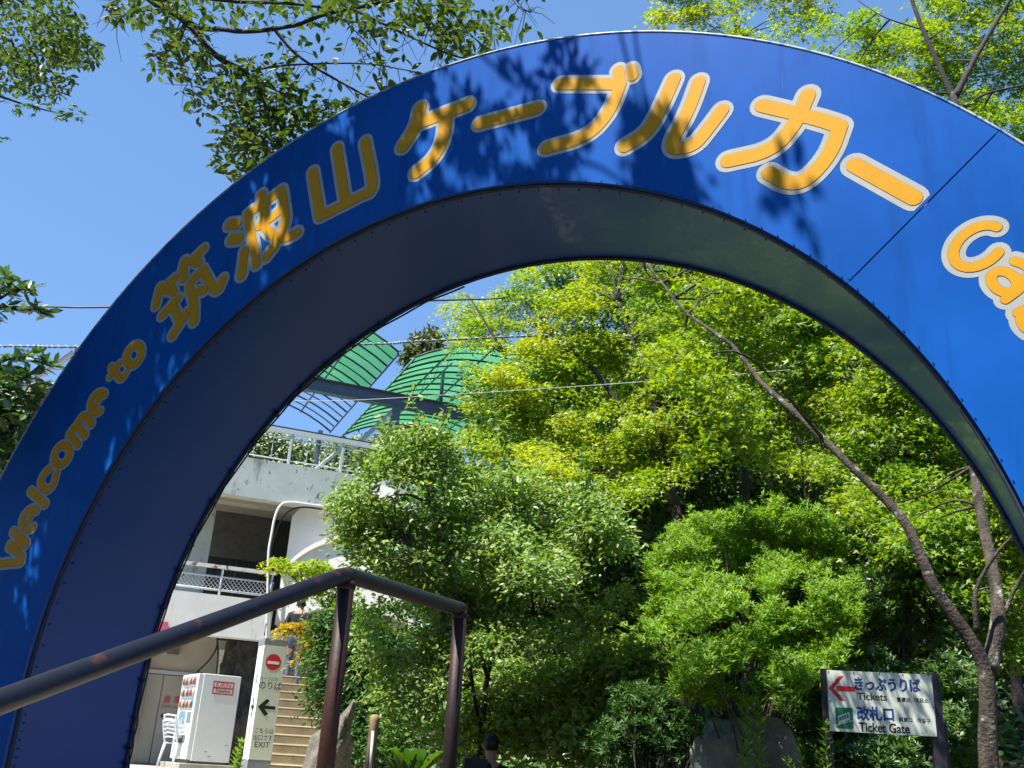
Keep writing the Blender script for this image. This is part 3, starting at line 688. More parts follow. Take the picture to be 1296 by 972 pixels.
# vaults
g = bpy.data.materials.new('green_roof_sheet'); g.use_nodes = True; t = g.node_tree; t.nodes.clear()
o_ = t.nodes.new('ShaderNodeOutputMaterial'); d_ = t.nodes.new('ShaderNodeBsdfDiffuse'); tr = t.nodes.new('ShaderNodeBsdfTranslucent'); tp = t.nodes.new('ShaderNodeBsdfTransparent')
tc = t.nodes.new('ShaderNodeTexCoord'); nz_ = t.nodes.new('ShaderNodeTexNoise'); nz_.inputs['Scale'].default_value = 1.2; nz_.inputs['Detail'].default_value = 5
cr = t.nodes.new('ShaderNodeValToRGB'); cr.color_ramp.elements[0].color = (.055, .23, .105, 1); cr.color_ramp.elements[1].color = (.085, .29, .15, 1); cr.color_ramp.elements[0].position = .35; cr.color_ramp.elements[1].position = .7
t.links.new(tc.outputs['Object'], nz_.inputs[0]); t.links.new(nz_.outputs[0], cr.inputs[0])
d_.inputs[0].default_value = (.05, .25, .13, 1); t.links.new(cr.outputs[0], tr.inputs[0]); tp.inputs[0].default_value = (.25, .85, .5, 1)
m1 = t.nodes.new('ShaderNodeMixShader'); m1.inputs[0].default_value = .8; m2 = t.nodes.new('ShaderNodeMixShader'); m2.inputs[0].default_value = .10
t.links.new(d_.outputs[0], m1.inputs[1]); t.links.new(tr.outputs[0], m1.inputs[2]); t.links.new(m1.outputs[0], m2.inputs[1]); t.links.new(tp.outputs[0], m2.inputs[2]); t.links.new(m2.outputs[0], o_.inputs[0])
M['greenroof'] = g
VN = .35                                        # near end of the vaults
uE, zE = uz(525, 452, VN); uK, zK = uz(592, 446, VN)
# far end of the left edge: same height, seen at (423,548)
far = atz(423, 548, zE); vE = (far-FO)@FV
def vault(name, label, u0, u1, zedge, sag, v0, v1, vsheet, drop=0.0):
    o = thing(name, label, 'canopy', (0, 0, 0), 0, 'green vaulted canopies over the roof deck')
    uc = (u0+u1)/2; hw = (u1-u0)/2; rr = (hw*hw+sag*sag)/(2*sag)
    def S(u, v, dz=0): x = u-uc; return F(u, v, zedge+math.sqrt(max(rr*rr-x*x, 0))-(rr-sag)+dz)
    n = 14; us = [u0+(u1-u0)*i/n for i in range(n+1)]
    nv = max(2, int(round((v1-v0)/1.05))); step = (v1-v0)/nv
    for k in range(nv):
        a, b = v0+k*step, v0+(k+1)*step
        if a < vsheet-.01:
            mb = MB(); mb.add([S(u, v, .03) for u in us for v in (a+.004, b-.004)], [(2*i, 2*i+1, 2*i+3, 2*i+2) for i in range(n)], True); mb.build('roof_sheet', M['greenroof'], o)
    for k in range(2*nv+1):
        v = v0+k*step/2; mb = MB(); mb.tube([S(u, v, -.005) for u in us], .028 if k % 2 == 0 else .02, 4); mb.build('rib', M['black'], o)
    for f in (0, .2, .42, .6, .8, 1.0):
        u = u0+(u1-u0)*f; top = lambda v: S(u, v, -.05); bot = lambda v: S(u, v, -.42)
        mb = MB(); mb.tube([top(v0), top(v1)], .026, 5)
        if f in (.2, .6):
            mb.tube([bot(v0), bot(v1)], .02, 5); m_ = int((v1-v0)/1.0)
            for j in range(m_): va = v0+(v1-v0)*j/m_; vb = v0+(v1-v0)*(j+1)/m_; mb.tube([top(va), bot((va+vb)/2), top(vb)], .008, 4, False)
        mb.build('purlin_truss' if f in (.2, .6) else 'edge_purlin', M['steel'], o)
    for f in (.2, .55): 
        u = u0+(u1-u0)*f
        for vv_ in (VBM,):
            if vv_ < v1: seg(F(u, vv_, zb1+.17), S(u, vv_, -.42), .045, 'stub_post', M['steel'], o)
    return o
wR = 4.8
vault('canopy_vault', 'right hand green translucent canopy vault with black ribs beside the yellow green tree', uE, uE+wR, zE, .72, VN, vE, vE)
uL1, zL1 = uz(506, 446, VN); vL = (atz(437, 548, zL1)-FO)@FV
vault('canopy_vault', 'left hand green translucent canopy vault with open ribs at its far end', uL1-wR, uL1-.02, zL1, .72, VN, vE, VN+(vE-VN)*.55)
# rear posts under the far end of the vaults
for u_ in (upost-5.0, upost-.6, upost+3.4):
    mb = MB(); mb.box(F(u_, vE-.3, (zdk+zE-.1)/2), (.13, .13, zE-.1-zdk), (FU, FV, AZ)); mb.build('frame_post', M['steel'], sf)

# ================================================================ cables across the sky
def wire(label, pts, r, m='galv', twist=False, name='overhead_cable'):
    o = thing(name, label, 'cable', (0, 0, 0)); c = bez(pts, 50); mb = MB(); mb.tube(c, r, 6); mb.build('cable_core', M[m], o)
    if twist:
        mb = MB(); L = [c[0]]; q = []
        for i in range(len(c)-1):
            for j in range(6):
                f = j/6; p = c[i]+(c[i+1]-c[i])*f; a = (i*6+j)*1.3; q.append(p+V(0, math.cos(a), math.sin(a))*r*1.5)
        mb.tube(q, r*.55, 4); mb.build('lashing_wire', M['galv'], o)
wire('thin dark overhead cable, highest of the three left of the arch', [at(-300, 386, 13), at(40, 388, 13), at(150, 388.5, 13), at(560, 380, 14), at(640, 377, 14)], .014, 'black')
wire('thick twisted pale overhead cable passing behind the arch above the green canopies', [at(-300, 437, 12), at(0, 438, 12), at(120, 439, 12), at(455, 436, 13), at(530, 432, 13.2), at(700, 424, 14)], .013, 'steel', True)
wire('lowest overhead cable beside the large leaved bush left of the arch', [at(-250, 480, 12), at(55, 488, 12), at(90, 499, 12.2), at(300, 520, 13)], .013, 'steel', True)
wire('thin pale wire sagging in front of the yellow green maple', [at(300, 507, 11), at(430, 507, 11), at(560, 500, 11), at(700, 491, 11), at(870, 479, 10.5), at(1000, 468, 10)], .0032, 'galv')

# ================================================================ ticket sign
TY = 8.5
p00 = at(1046, 848, TY); p10 = at(1178, 848.5, TY-.12); p01 = at(1048, 925, TY)
te = (p10-p00)*V(1, 1, 0); tW = np.linalg.norm(te); te /= tW; tH = p00[2]-p01[2]
tn = np.cross(te, AZ)                              # towards the camera
if tn@(EYE-p00) < 0: tn = -tn
ts_ = thing('ticket_sign', 'white ticket and ticket gate sign on two dark posts with red arrow', 'sign', (p00[0], p00[1], PLZ))
# slight clockwise sag of the board as hung
tx = te*math.cos(.045)-AZ*math.sin(.045)*1.0; tx = te; 
tl = lambda x, z, y=0: p00+te*x-AZ*z+tn*y            # x right, z down, y out of the board
T0 = V(p00[0], p00[1], PLZ)
def tbox(x0, x1, z0, z1, y0, y1, name, m, bv=0):
    mb = MB(T0); mb.box(tl((x0+x1)/2, (z0+z1)/2, (y0+y1)/2), (x1-x0, z1-z0, abs(y1-y0)), (te, AZ, tn)); o = mb.build(name, m, ts_)
    if bv: bevel(o, bv)
    return o
M['board'] = mat('sign_board_white', (.60, .65, .56), .45, noise=(5, (.52, .56, .48), .45, .75, ONE))
M['navy'] = mat('navy_print', (.02, .055, .22), .5)
M['greenprint'] = mat('green_print', (.012, .17, .08), .5)
M['postpaint'] = mat('dark_post_paint', (.022, .022, .032), .5, noise=(12, (.05, .04, .04), .55, .7, ONE))
tbox(0, tW, 0, tH, 0, .006, 'board', M['board'])
zg = p00[2]-PLZ
tbox(-.045, .02, -.012, zg, -.06, -.003, 'post', M['postpaint'], .004); tbox(tW-.03, tW+.065, -.012, zg+.2, -.08, -.003, 'post', M['postpaint'], .004)
tbox(tW+.02, tW+.11, .36, zg+.2, -.14, -.085, 'rear_post', M['postpaint'], .004)
K = tW/832.0                                        # metres per zoomed pixel of the board
def tp_(x, z): return ((x-168)*K, (z-172-(x-168)*.012)*K*1.0)
def tshape(polys, name, m, y=.0068):
    mb = MB(T0)
    for k, poly in enumerate(polys): mb.add([tl(*tp_(*q), y+.0003*k) for q in poly], [list(range(len(poly)))][::1])
    return mb.build(name, m, ts_)
tshape([[(176, 316), (265, 217), (303, 217), (215, 318)], [(176, 316), (215, 318), (303, 414), (262, 414)], [(240, 296), (386, 300), (386, 338), (240, 338)]], 'red_arrow', M['red'])
rr_ = [(218+12*0+ (0 if i < 0 else 0), 0) for i in range(0)]
def rrect(x0, z0, x1, z1, r, n=5):
    out = []
    for cx_, cz_, a0 in ((x1-r, z0+r, -90), (x1-r, z1-r, 0), (x0+r, z1-r, 90), (x0+r, z0+r, 180)):
        for j in range(n+1): q = R(a0+90*j/n); out.append((cx_+r*math.cos(q), cz_+r*math.sin(q)))
    return out
tshape([rrect(218, 466, 357, 630, 16)], 'cable_car_pictogram', M['greenprint'])
tshape([[(238, 535), (330, 498), (333, 560), (240, 598)], [(222, 604), (356, 560), (356, 566), (222, 610)]], 'pictogram_car', M['board'], .0076)
tshape([[(246+i*20, 543-i*8), (260+i*20, 537.5-i*8), (261+i*20, 560-i*8), (247+i*20, 565.5-i*8)] for i in range(4)], 'pictogram_window', M['greenprint'], .0084)
tshape([[(238, 570), (333, 533), (333, 536), (238, 573)]], 'pictogram_line', M['greenprint'], .0084)
def tt(s, x0, x1, z, h, m, bold=0.0, nm='lettering'):
    c = bpy.data.curves.new('probe', 'FONT'); c.body = s; o = bpy.data.objects.new('probe', c); COL.objects.link(o)
    me = bpy.data.meshes.new_from_object(o.evaluated_get(bpy.context.evaluated_depsgraph_get())); bpy.data.objects.remove(o)
    co = np.array([v.co[:2] for v in me.vertices]); fs = [tuple(p.vertices) for p in me.polygons]; bpy.data.meshes.remove(me)
    xa, xb, ya, yb = co[:, 0].min(), co[:, 0].max(), co[:, 1].min(), co[:, 1].max(); mb = MB(T0)
    sh = [(0, 0)] if not bold else [(math.cos(q)*bold, math.sin(q)*bold) for q in np.linspace(0, 2*math.pi, 8, endpoint=False)]
    for k, (dx, dz) in enumerate(sh):
        mb.add([tl(*tp_(x0+(x1-x0)*(x-xa)/(xb-xa)+dx, z+h/2-h*(y-ya)/(yb-ya)+dz), .0068+k*.00004) for x, y in co], fs)
    mb.build(nm, m, ts_)
tt('きっぷうりば', 388, 902, 272, 100, M['navy'], 4.2)
tt('Tickets', 402, 634, 372, 56, M['blackprint'], 1.2)
tt('售票处', 710, 820, 388, 36, M['blackprint'], 1.0); tt('매표소', 850, 960, 388, 36, M['blackprint'], 1.0)
tt('改札口', 392, 676, 505, 104, M['navy'], 4.0)
tt('剪票口', 716, 818, 543, 36, M['blackprint'], .6); tt('개찰구', 855, 960, 545, 36, M['blackprint'], .6)
tt('Ticket Gate', 400, 792, 612, 70, M['blackprint'], 2.4)
for (x, z) in ((180, 186), (385, 188), (588, 188), (772, 190), (978, 190), (184, 416), (992, 440), (185, 665), (390, 668), (590, 672), (778, 678), (992, 690)):
    mb = MB(T0); c = tl(*tp_(x, min(z, 672)), .0055); mb.tube([c, c+tn*.005], [.0065, .005], 8); mb.build('bolt', M['trim'], ts_)

# ================================================================ people
def mesh_of(o):
    dg = bpy.context.evaluated_depsgraph_get(); me = bpy.data.meshes.new_from_object(o.evaluated_get(dg)); bpy.data.objects.remove(o); return me
def skin(joints, edges, radii, root, sub=2):
    me = bpy.data.meshes.new('body'); joints = {k: v for k, v in joints.items() if k != 'face'}; names = list(joints); idx = {n: i for i, n in enumerate(names)}
    me.from_pydata([tuple(joints[n]) for n in names], [(idx[a], idx[b]) for a, b in edges], [])
    o = bpy.data.objects.new('body', me); COL.objects.link(o)
    md = o.modifiers.new('skin', 'SKIN'); md.use_smooth_shade = True
    sk = me.skin_vertices[0].data
    for n in names: r_ = radii[n]; sk[idx[n]].radius = r_ if isinstance(r_, tuple) else (r_, r_); sk[idx[n]].use_root = (n == root)
    s_ = o.modifiers.new('sub', 'SUBSURF'); s_.levels = sub; s_.render_levels = sub
    me2 = mesh_of(o)
    for p in me2.polygons: p.use_smooth = True
    return me2
M['skin'] = mat('skin', (.50, .29, .20), .5); M['hair'] = mat('dark_hair', (.012, .010, .009), .45, bump=(90, .5, .004))
M['navycloth'] = mat('dark_navy_cloth', (.014, .016, .024), .9, bump=(40, .3, .006)); M['denim'] = mat('blue_denim', (.06, .09, .16), .9, noise=(20, (.10, .14, .22), .5, .7, ONE))
M['black_nylon'] = mat('black_nylon', (.016, .018, .024), .6, bump=(30, .3, .006)); M['shoe'] = mat('dark_shoe', (.05, .045, .04), .7)
def person(name, label, cat, base, rz, J, top, trouser, hairlen=.0):
    """J: joints in body space (x right, y forward, z up), metres"""
    o = thing(name, label, cat, base, rz)
    E_ = [('pel', 'bel'), ('bel', 'che'), ('che', 'nek'), ('nek', 'chin'), ('chin', 'head'), ('head', 'crown')]
    Rr = {'pel': (.15, .11), 'bel': (.135, .10), 'che': (.165, .115), 'nek': .052, 'chin': (.060, .066), 'head': (.076, .092), 'crown': (.055, .07)}
    for s_ in 'LR':
        E_ += [('che', 'sho'+s_), ('sho'+s_, 'elb'+s_), ('elb'+s_, 'wri'+s_), ('wri'+s_, 'pal'+s_), ('pel', 'hip'+s_), ('hip'+s_, 'kne'+s_), ('kne'+s_, 'ank'+s_), ('ank'+s_, 'toe'+s_)]
        Rr.update({'sho'+s_: .062, 'elb'+s_: .045, 'wri'+s_: .028, 'pal'+s_: (.022, .038), 'hip'+s_: .095, 'kne'+s_: .062, 'ank'+s_: .042, 'toe'+s_: .038})
        d = V(*J['pal'+s_])-V(*J['wri'+s_]); d /= np.linalg.norm(d); side = np.cross(d, V(0, 0, 1) if abs(d[2]) < .8 else V(0, 1, 0)); side /= np.linalg.norm(side)
        for k in range(4):
            a = V(*J['pal'+s_])+side*(k-1.5)*.021+d*.035; L = (.036, .042, .038, .030)[k]; nrm = np.cross(d, side)
            J['f%d%s' % (k, s_)] = tuple(a); J['g%d%s' % (k, s_)] = tuple(a+d*L+nrm*.008); J['h%d%s' % (k, s_)] = tuple(a+d*L*1.7+nrm*.028)
            E_ += [('pal'+s_, 'f%d%s' % (k, s_)), ('f%d%s' % (k, s_), 'g%d%s' % (k, s_)), ('g%d%s' % (k, s_), 'h%d%s' % (k, s_))]
            for q in 'fgh': Rr['%s%d%s' % (q, k, s_)] = .0085
        a = V(*J['wri'+s_])*.6+V(*J['pal'+s_])*.4+side*.035*(1 if s_ == 'R' else -1)
        J['t0'+s_] = tuple(a); J['t1'+s_] = tuple(a+d*.04+side*.02*(1 if s_ == 'R' else -1)); E_ += [('pal'+s_, 't0'+s_), ('t0'+s_, 't1'+s_)]; Rr['t0'+s_] = Rr['t1'+s_] = .0095
    me = skin(J, E_, Rr, 'pel'); me.name = 'body'
    me.materials.clear(); [me.materials.append(m) for m in (M['skin'], top, trouser, M['shoe'])]
    hd = V(*J['head']); nk = V(*J['nek'])
    names = [n for n in J if n != 'face']; P = np.array([J[n] for n in names])
    part = lambda n: 3 if n[:3] in ('ank', 'toe') and False else (2 if n[:3] in ('hip', 'kne', 'ank') else (3 if n[:3] == 'toe' else (0 if n[:3] in ('nek', 'chi', 'hea', 'cro', 'wri', 'pal') or n[0] in 'fght' else (2 if n == 'pel' else 1))))
    lab = [part(n) for n in names]
    for p in me.polygons:
        c = V(*p.center); p.material_index = lab[int(np.argmin(((P-c)**2).sum(1)))]
    b = link('body', me, o)
    # hair cap, ears, nose, eyes
    fw = V(*J.get('face', (0, 1, 0))); fw /= np.linalg.norm(fw); upv = V(*J['crown'])-V(*J['chin']); upv /= np.linalg.norm(upv); rt = np.cross(fw, upv); rt /= np.linalg.norm(rt); fw = np.cross(upv, rt)
    bm = bmesh.new(); bmesh.ops.create_icosphere(bm, subdivisions=3, radius=1)
    kill = [v for v in bm.verts if v.co.y > .35 and v.co.z < .45 or v.co.z < -.75-hairlen]
    bmesh.ops.delete(bm, geom=kill, context='VERTS')
    for v in bm.verts:
        x, y, z = v.co; zz_ = z*(.115 if z > 0 else .10+hairlen*.1); k = 1+.03*math.sin(x*30+y*17)*math.cos(z*23)
        v.co = Vector((hd+rt*x*.088*k+fw*(y*.104-.006)*k+upv*(zz_+.022)).tolist())
    mh = bpy.data.meshes.new('hair'); bm.to_mesh(mh); bm.free()
    for p in mh.polygons: p.use_smooth = True
    link('hair', mh, o, M['hair'])
    for s_ in (-1, 1):
        mb = MB(); c = hd+rt*s_*.080; mb.tube([c-upv*.03, c+rt*s_*.008, c+upv*.028], [.012, .018, .014], 8); mb.build('ear', M['skin'], o)
        mb = MB(); c = hd+rt*s_*.032+fw*.084+upv*.0; mb.tube([c-fw*.004, c+fw*.004], [.012, .008], 8); mb.build('eye', M['hair'], o)
    mb = MB(); c = hd+fw*.086; mb.tube([c+upv*.015, c+fw*.018-upv*.02, c-upv*.032], [.008, .013, .008], 8); mb.build('nose', M['skin'], o)
    mb = MB(); c = hd+fw*.082-upv*.055; mb.tube([c-rt*.022, c+fw*.004, c+rt*.022], [.004, .007, .004], 6); mb.build('mouth', M['red'], o)
    return o
# woman or man seated on the plaza edge, back to the camera, head bent to the right
b = at(618, 972, 11.45); seat = at(619, 930.5, 11.45)[2]-.845
J1 = dict(pel=(0, 0, .10), bel=(0, .02, .28), che=(.0, .05, .45), nek=(.02, .075, .60), chin=(.03, .11, .66), head=(.035, .125, .735), crown=(.035, .12, .79),
          shoL=(-.185, .06, .50), shoR=(.185, .06, .50), elbL=(-.24, .17, .27), elbR=(.24, .17, .27), wriL=(-.11, .36, .20), wriR=(.11, .36, .20), palL=(-.05, .41, .20), palR=(.05, .41, .20),
          hipL=(-.10, .03, .09), hipR=(.10, .03, .09), kneL=(-.13, .46, .08), kneR=(.13, .46, .08), ankL=(-.12, .50, -.34), ankR=(.12, .50, -.34), toeL=(-.13, .63, -.38), toeR=(.13, .63, -.38), face=(.3, .9, -.35))
person('person', 'seated person in a dark shirt seen from behind, right of the rusty post', 'person', (b[0], b[1], seat), R(8), J1, M['navycloth'], M['navycloth'])
ll = thing('stone_ledge', 'low stone ledge of the plaza edge under the seated person', 'ledge', (0, 0, 0))
mb = MB(); mb.box(V(b[0]+.1, b[1]+.02, seat/2-.01), (2.6, .5, seat-.02-.0), None); bevel(mb.build('ledge_block', M['conc'], ll), .02)
# dark rucksack beside them
bp_ = at(603, 945, 11.25)
bk = thing('rucksack', 'black rucksack standing left of the seated person', 'bag', (bp_[0], bp_[1], seat), R(8))
me = bpy.data.meshes.new('bag_body'); bm = bmesh.new(); bmesh.ops.create_cube(bm, size=1)
for v in bm.verts:
    k = .84 if v.co.z > 0 else 1; v.co = Vector((v.co.x*.30*k, v.co.y*.2*k, (v.co.z+.5)*.60))
bmesh.ops.bevel(bm, geom=bm.edges[:], offset=.035, segments=3, affect='EDGES', profile=.6); bm.to_mesh(me); bm.free()
for p in me.polygons: p.use_smooth = True
link('bag_body', me, bk, M['black_nylon'])
for s_ in (-1, 1): mb = MB(); mb.tube(bez([V(s_*.08, .10, .55), V(s_*.09, .16, .40), V(s_*.11, .13, .12)], 10), .018, 6); mb.build('shoulder_strap', M['black_nylon'], bk)
mb = MB(); mb.box(V(0, -.105, .2), (.2, .03, .22)); bevel(mb.build('front_pocket', M['black_nylon'], bk), .015)
mb = MB(); mb.tube(bez([V(-.05, .0, .58), V(0, 0, .64), V(.05, 0, .58)], 8), .01, 6); mb.build('grab_handle', M['black_nylon'], bk)
# walker at the top of the stairs
pw = at(367, 872, 19.9)
J2 = dict(pel=(0, 0, .95), bel=(0, .01, 1.12), che=(0, .03, 1.32), nek=(0, .02, 1.48), chin=(0, .05, 1.53), head=(0, .055, 1.60), crown=(0, .05, 1.66),
          shoL=(-.19, .0, 1.38), shoR=(.19, .0, 1.38), elbL=(-.25, -.06, 1.10), elbR=(.25, .06, 1.10), wriL=(-.25, .06, .87), wriR=(.25, .2, .90), palL=(-.25, .09, .79), palR=(.25, .25, .83),
          hipL=(-.10, 0, .90), hipR=(.10, 0, .90), kneL=(-.10, .16, .58), kneR=(.10, .0, .48), ankL=(-.10, .08, .22), ankR=(.10, -.08, .06), toeL=(-.10, .22, .19), toeR=(.10, .06, .03))
person('person', 'walker in blue jeans near the top of the stone stairs behind the sign', 'person', (pw[0], pw[1], pw[2]), R(8), J2, M['navycloth'], M['denim'])

# short wooden post and garden things at the bottom, between the rusty posts
p = at(475, 905, 10.5); wp = thing('wooden_stake', 'weathered round topped wooden stake between the two rusty posts', 'post', (p[0], p[1], PLZ))
mb = MB(V(p[0], p[1], PLZ)); mb.tube([V(p[0]-.02, p[1], PLZ-.1), V(p[0], p[1], p[2]-.05), V(p[0], p[1], p[2]-.01), V(p[0], p[1], p[2]+.005)], [.05, .048, .044, .02], 12, wob=.05); mb.build('stake_shaft', mat('weathered_wood', (.30, .20, .11), .9, noise=(8, (.14, .09, .05), .45, .65, (1, 1, .2))), wp)
mb = MB(V(p[0], p[1], PLZ)); q = at(472, 925, 10.4); q2 = at(468, 985, 10.4); mb.tube([q, q2], .014, 8); mb.build('white_pipe', M['pipe'], wp)
# ================================================================ leaves
KITE = (np.array([(0, 0, 0), (.42, .27, .05), (1, 0, -.06), (.42, -.27, .05)]), [(0, 2, 1), (0, 3, 2)])
OVAL = (np.array([(0, 0, 0), (.28, .21, .05), (.62, .20, .03), (1, 0, -.08), (.62, -.20, .03), (.28, -.21, .05)]), [(0, 3, 2, 1), (0, 5, 4, 3)])
def star(tips):
    vs = [(0, 0, 0), (-.14, 0, 0)]; k = len(tips)
    for i, (a, r) in enumerate(tips):
        vs.append((r*math.cos(R(a)), r*math.sin(R(a)), -.10*r))
        if i < k-1: b = (a+tips[i+1][0])/2; vs.append((.36*math.cos(R(b)), .36*math.sin(R(b)), .03))
    n = len(vs); return np.array(vs), [(0, i, i+1) for i in range(1, n-1)]+[(0, n-1, 1)]
MAPLE = star([(-105, .62), (-50, .88), (0, 1.0), (50, .88), (105, .62)])
MAPLE3 = star([(-75, .75), (0, 1.0), (75, .75)])
def nrmz(a): return a/(np.linalg.norm(a, axis=1, keepdims=True)+1e-9)
def leaves(name, C, N, S, tmpl, m, parent, T=None, kind='stuff'):
    """one mesh of many separate leaves: centres C, normals N, sizes S"""
    C = np.asarray(C, float); N = nrmz(np.asarray(N, float)); n = len(C)
    if T is None: T = rng.normal(size=(n, 3))
    T = nrmz(T-N*(T*N).sum(1, keepdims=True)); B = np.cross(N, T); tv, tf = tmpl; k = len(tv)
    S = np.broadcast_to(np.asarray(S, float), (n,))
    off = np.array(parent.location) if parent is not None else np.zeros(3)
    P = (C-off)[:, None, :]+S[:, None, None]*(tv[None, :, 0, None]*T[:, None]+tv[None, :, 1, None]*B[:, None]+tv[None, :, 2, None]*N[:, None])
    P = P.reshape(-1, 3); fl = [len(f) for f in tf]; flat = np.concatenate([np.array(f) for f in tf]); L = len(flat)
    idx = (np.arange(n)[:, None]*k+flat[None]).ravel(); tot = np.tile(fl, n); st = np.concatenate([[0], np.cumsum(tot)[:-1]])
    me = bpy.data.meshes.new(name); me.vertices.add(len(P)); me.vertices.foreach_set('co', P.astype(np.float32).ravel())
    me.loops.add(len(idx)); me.loops.foreach_set('vertex_index', idx.astype(np.int32))
    me.polygons.add(len(tot)); me.polygons.foreach_set('loop_start', st.astype(np.int32)); me.polygons.foreach_set('loop_total', tot.astype(np.int32))
    me.update(); me.materials.append(m); o = link(name, me, parent)
    if kind: o['kind'] = kind
    return o
def sprays(Cc, Nc, rad, per, flat=.12, droop=.35, jit=.45):
    """flat sprays of leaves round each cluster centre"""
    n = len(Cc); Nc = nrmz(Nc); a = rng.normal(size=(n, 3)); U = nrmz(a-Nc*(a*Nc).sum(1, keepdims=True)); W = np.cross(Nc, U)
    rad = np.broadcast_to(rad, (n,))
    q = rng.uniform(0, 2*np.pi, (n, per)); r_ = np.sqrt(rng.uniform(0, 1, (n, per)))*(1+.35*np.cos(3*q+rng.uniform(0, 6, (n, 1))))
    dx = (r_*np.cos(q))[..., None]*U[:, None]; dy = (r_*np.sin(q))[..., None]*W[:, None]*.75
    P = Cc[:, None]+rad[:, None, None]*(dx+dy+Nc[:, None]*rng.normal(0, flat, (n, per, 1)))
    P[..., 2] -= rad[:, None]*droop*r_**2
    Nn = Nc[:, None]+rng.normal(0, jit, (n, per, 3)); T = dx+dy+rng.normal(0, .3, (n, per, 3))
    return P.reshape(-1, 3), Nn.reshape(-1, 3), T.reshape(-1, 3)
def crown_centres(blobs, n, up=1.0, shell=.55, fill=.25):
    """cluster centres and normals spread over ellipsoid blobs (centre, radii)"""
    wts = np.array([b[1][0]*b[1][2] for b in blobs]); wts /= wts.sum(); k = rng.choice(len(blobs), n, p=wts)
    C = np.array([b[0] for b in blobs])[k]; Rr = np.array([b[1] for b in blobs])[k]
    d = nrmz(rng.normal(size=(n, 3))); d[:, 2] = np.where(rng.uniform(size=n) < .35, np.abs(d[:, 2]), d[:, 2])
    r_ = np.where(rng.uniform(size=n) < fill, rng.uniform(.1, 1, n), rng.uniform(shell, 1.05, n))
    P = C+d*Rr*r_[:, None]; N = V(0, 0, 1)*up+d*.55+rng.normal(0, .18, (n, 3)); return P, N
def inpoly(x, y, poly):
    r_ = np.zeros(len(x), bool); j = len(poly)-1
    for i in range(len(poly)):
        (xi, yi), (xj, yj) = poly[i], poly[j]
        if yi != yj: c = ((yi > y) != (yj > y)) & (x < (xj-xi)*(y-yi)/(yj-yi)+xi); r_ ^= c
        j = i
    return r_
def mass(poly, Y0, n, relief=.9, thick=.45, freq=.55, slope=0.0, gap=-.30, seed=0.0, up=1.0):
    """cluster centres through the irregular front of a leafy mass: depth follows a noise relief, gaps where a second noise is low"""
    from mathutils import noise as mn
    poly = np.array(poly, float); lo, hi = poly.min(0), poly.max(0); P, N = [], []
    while len(P) < n:
        x, y = rng.uniform(lo[0], hi[0], 400), rng.uniform(lo[1], hi[1], 400); k = inpoly(x, y, poly)
        for a, b in zip(x[k], y[k]):
            q = at(a, b, Y0); d1 = mn.noise(Vector((q[0]*freq*1.3, q[2]*freq*1.9, seed)))+.45*mn.noise(Vector((q[0]*freq*3.1, q[2]*freq*5.2, seed+7)))
            if mn.noise(Vector((q[0]*1.5, q[2]*2.9, seed+31)))+.5*mn.noise(Vector((q[0]*4, q[2]*7, seed+3))) < gap: continue
            dep = d1*relief*1.4+abs(rng.normal(0, thick))+slope*(b-(lo[1]+hi[1])/2)/100
            P.append(at(a, b, Y0+dep)); N.append(V(rng.normal(0, .22)-.12, -.38+rng.normal(0, .22), up))
            if len(P) >= n: break
    return np.array(P), np.array(N)
def pb(px, py, Y, rx, rz, dep=None):      # blob seen at a pixel, radii in pixels
    c = at(px, py, Y); k = np.linalg.norm(c-EYE)/FPX; return (c, (rx*k, (dep if dep else rx*k*.8), rz*k))
def limb(mb, pts, r0, r1, n=8, steps=20, wob=.05):
    c = bez(pts, steps); mb.tube(c, [r0+(r1-r0)*(i/(len(c)-1))**.62 for i in range(len(c))], n, wob=wob)
    return c
def branches(mb, start, targets, r0, seed=0, n=5, arch=.25):
    rg = np.random.default_rng(seed)
    for t_ in targets:
        t_ = np.asarray(t_); m_ = (start+t_)/2+rg.normal(0, .12, 3)*np.linalg.norm(t_-start)*.5; m_[2] += arch*np.linalg.norm(t_-start)*.3
        limb(mb, [start, m_, t_], r0*rg.uniform(.6, 1), .006, n, 8)

LM = {}
LM['maple'] = leafmat('maple_leaf', [(0.079, 0.187, 0.014), (0.140, 0.280, 0.017), (0.223, 0.354, 0.021), (0.289, 0.392, 0.025)], .52, tint=(1.3, 1.25, .25), patch=(.6, (.33, .42, .015), .42, .80))
LM['yellow'] = leafmat('turning_maple_leaf', [(0.137, 0.278, 0.018), (0.222, 0.381, 0.022), (0.328, 0.442, 0.027), (0.402, 0.474, 0.030)], .52, tint=(1.25, 1.2, .25), patch=(.6, (.48, .48, .03), .48, .85))
LM['light'] = leafmat('light_green_leaf', [(0.132, 0.251, 0.046), (0.193, 0.319, 0.068), (0.273, 0.367, 0.102), (0.344, 0.425, 0.148)], .42, tint=(1.25, 1.3, .35), gloss=.025, rough=.42)
LM['azalea'] = leafmat('azalea_leaf', [(0.077, 0.176, 0.016), (0.137, 0.282, 0.023), (0.222, 0.370, 0.026), (0.283, 0.405, 0.033)], .45, tint=(1.25, 1.25, .3), gloss=.015)
LM['dark'] = leafmat('dark_green_leaf', [(.032, .09, .02), (.06, .14, .028), (.09, .19, .035)], .36, tint=(1.2, 1.3, .4), gloss=.02, rough=.55)
LM['mid'] = leafmat('mid_green_leaf', [(0.047, 0.119, 0.020), (0.080, 0.178, 0.024), (0.133, 0.238, 0.034)], .42, tint=(1.3, 1.3, .3), gloss=.06)
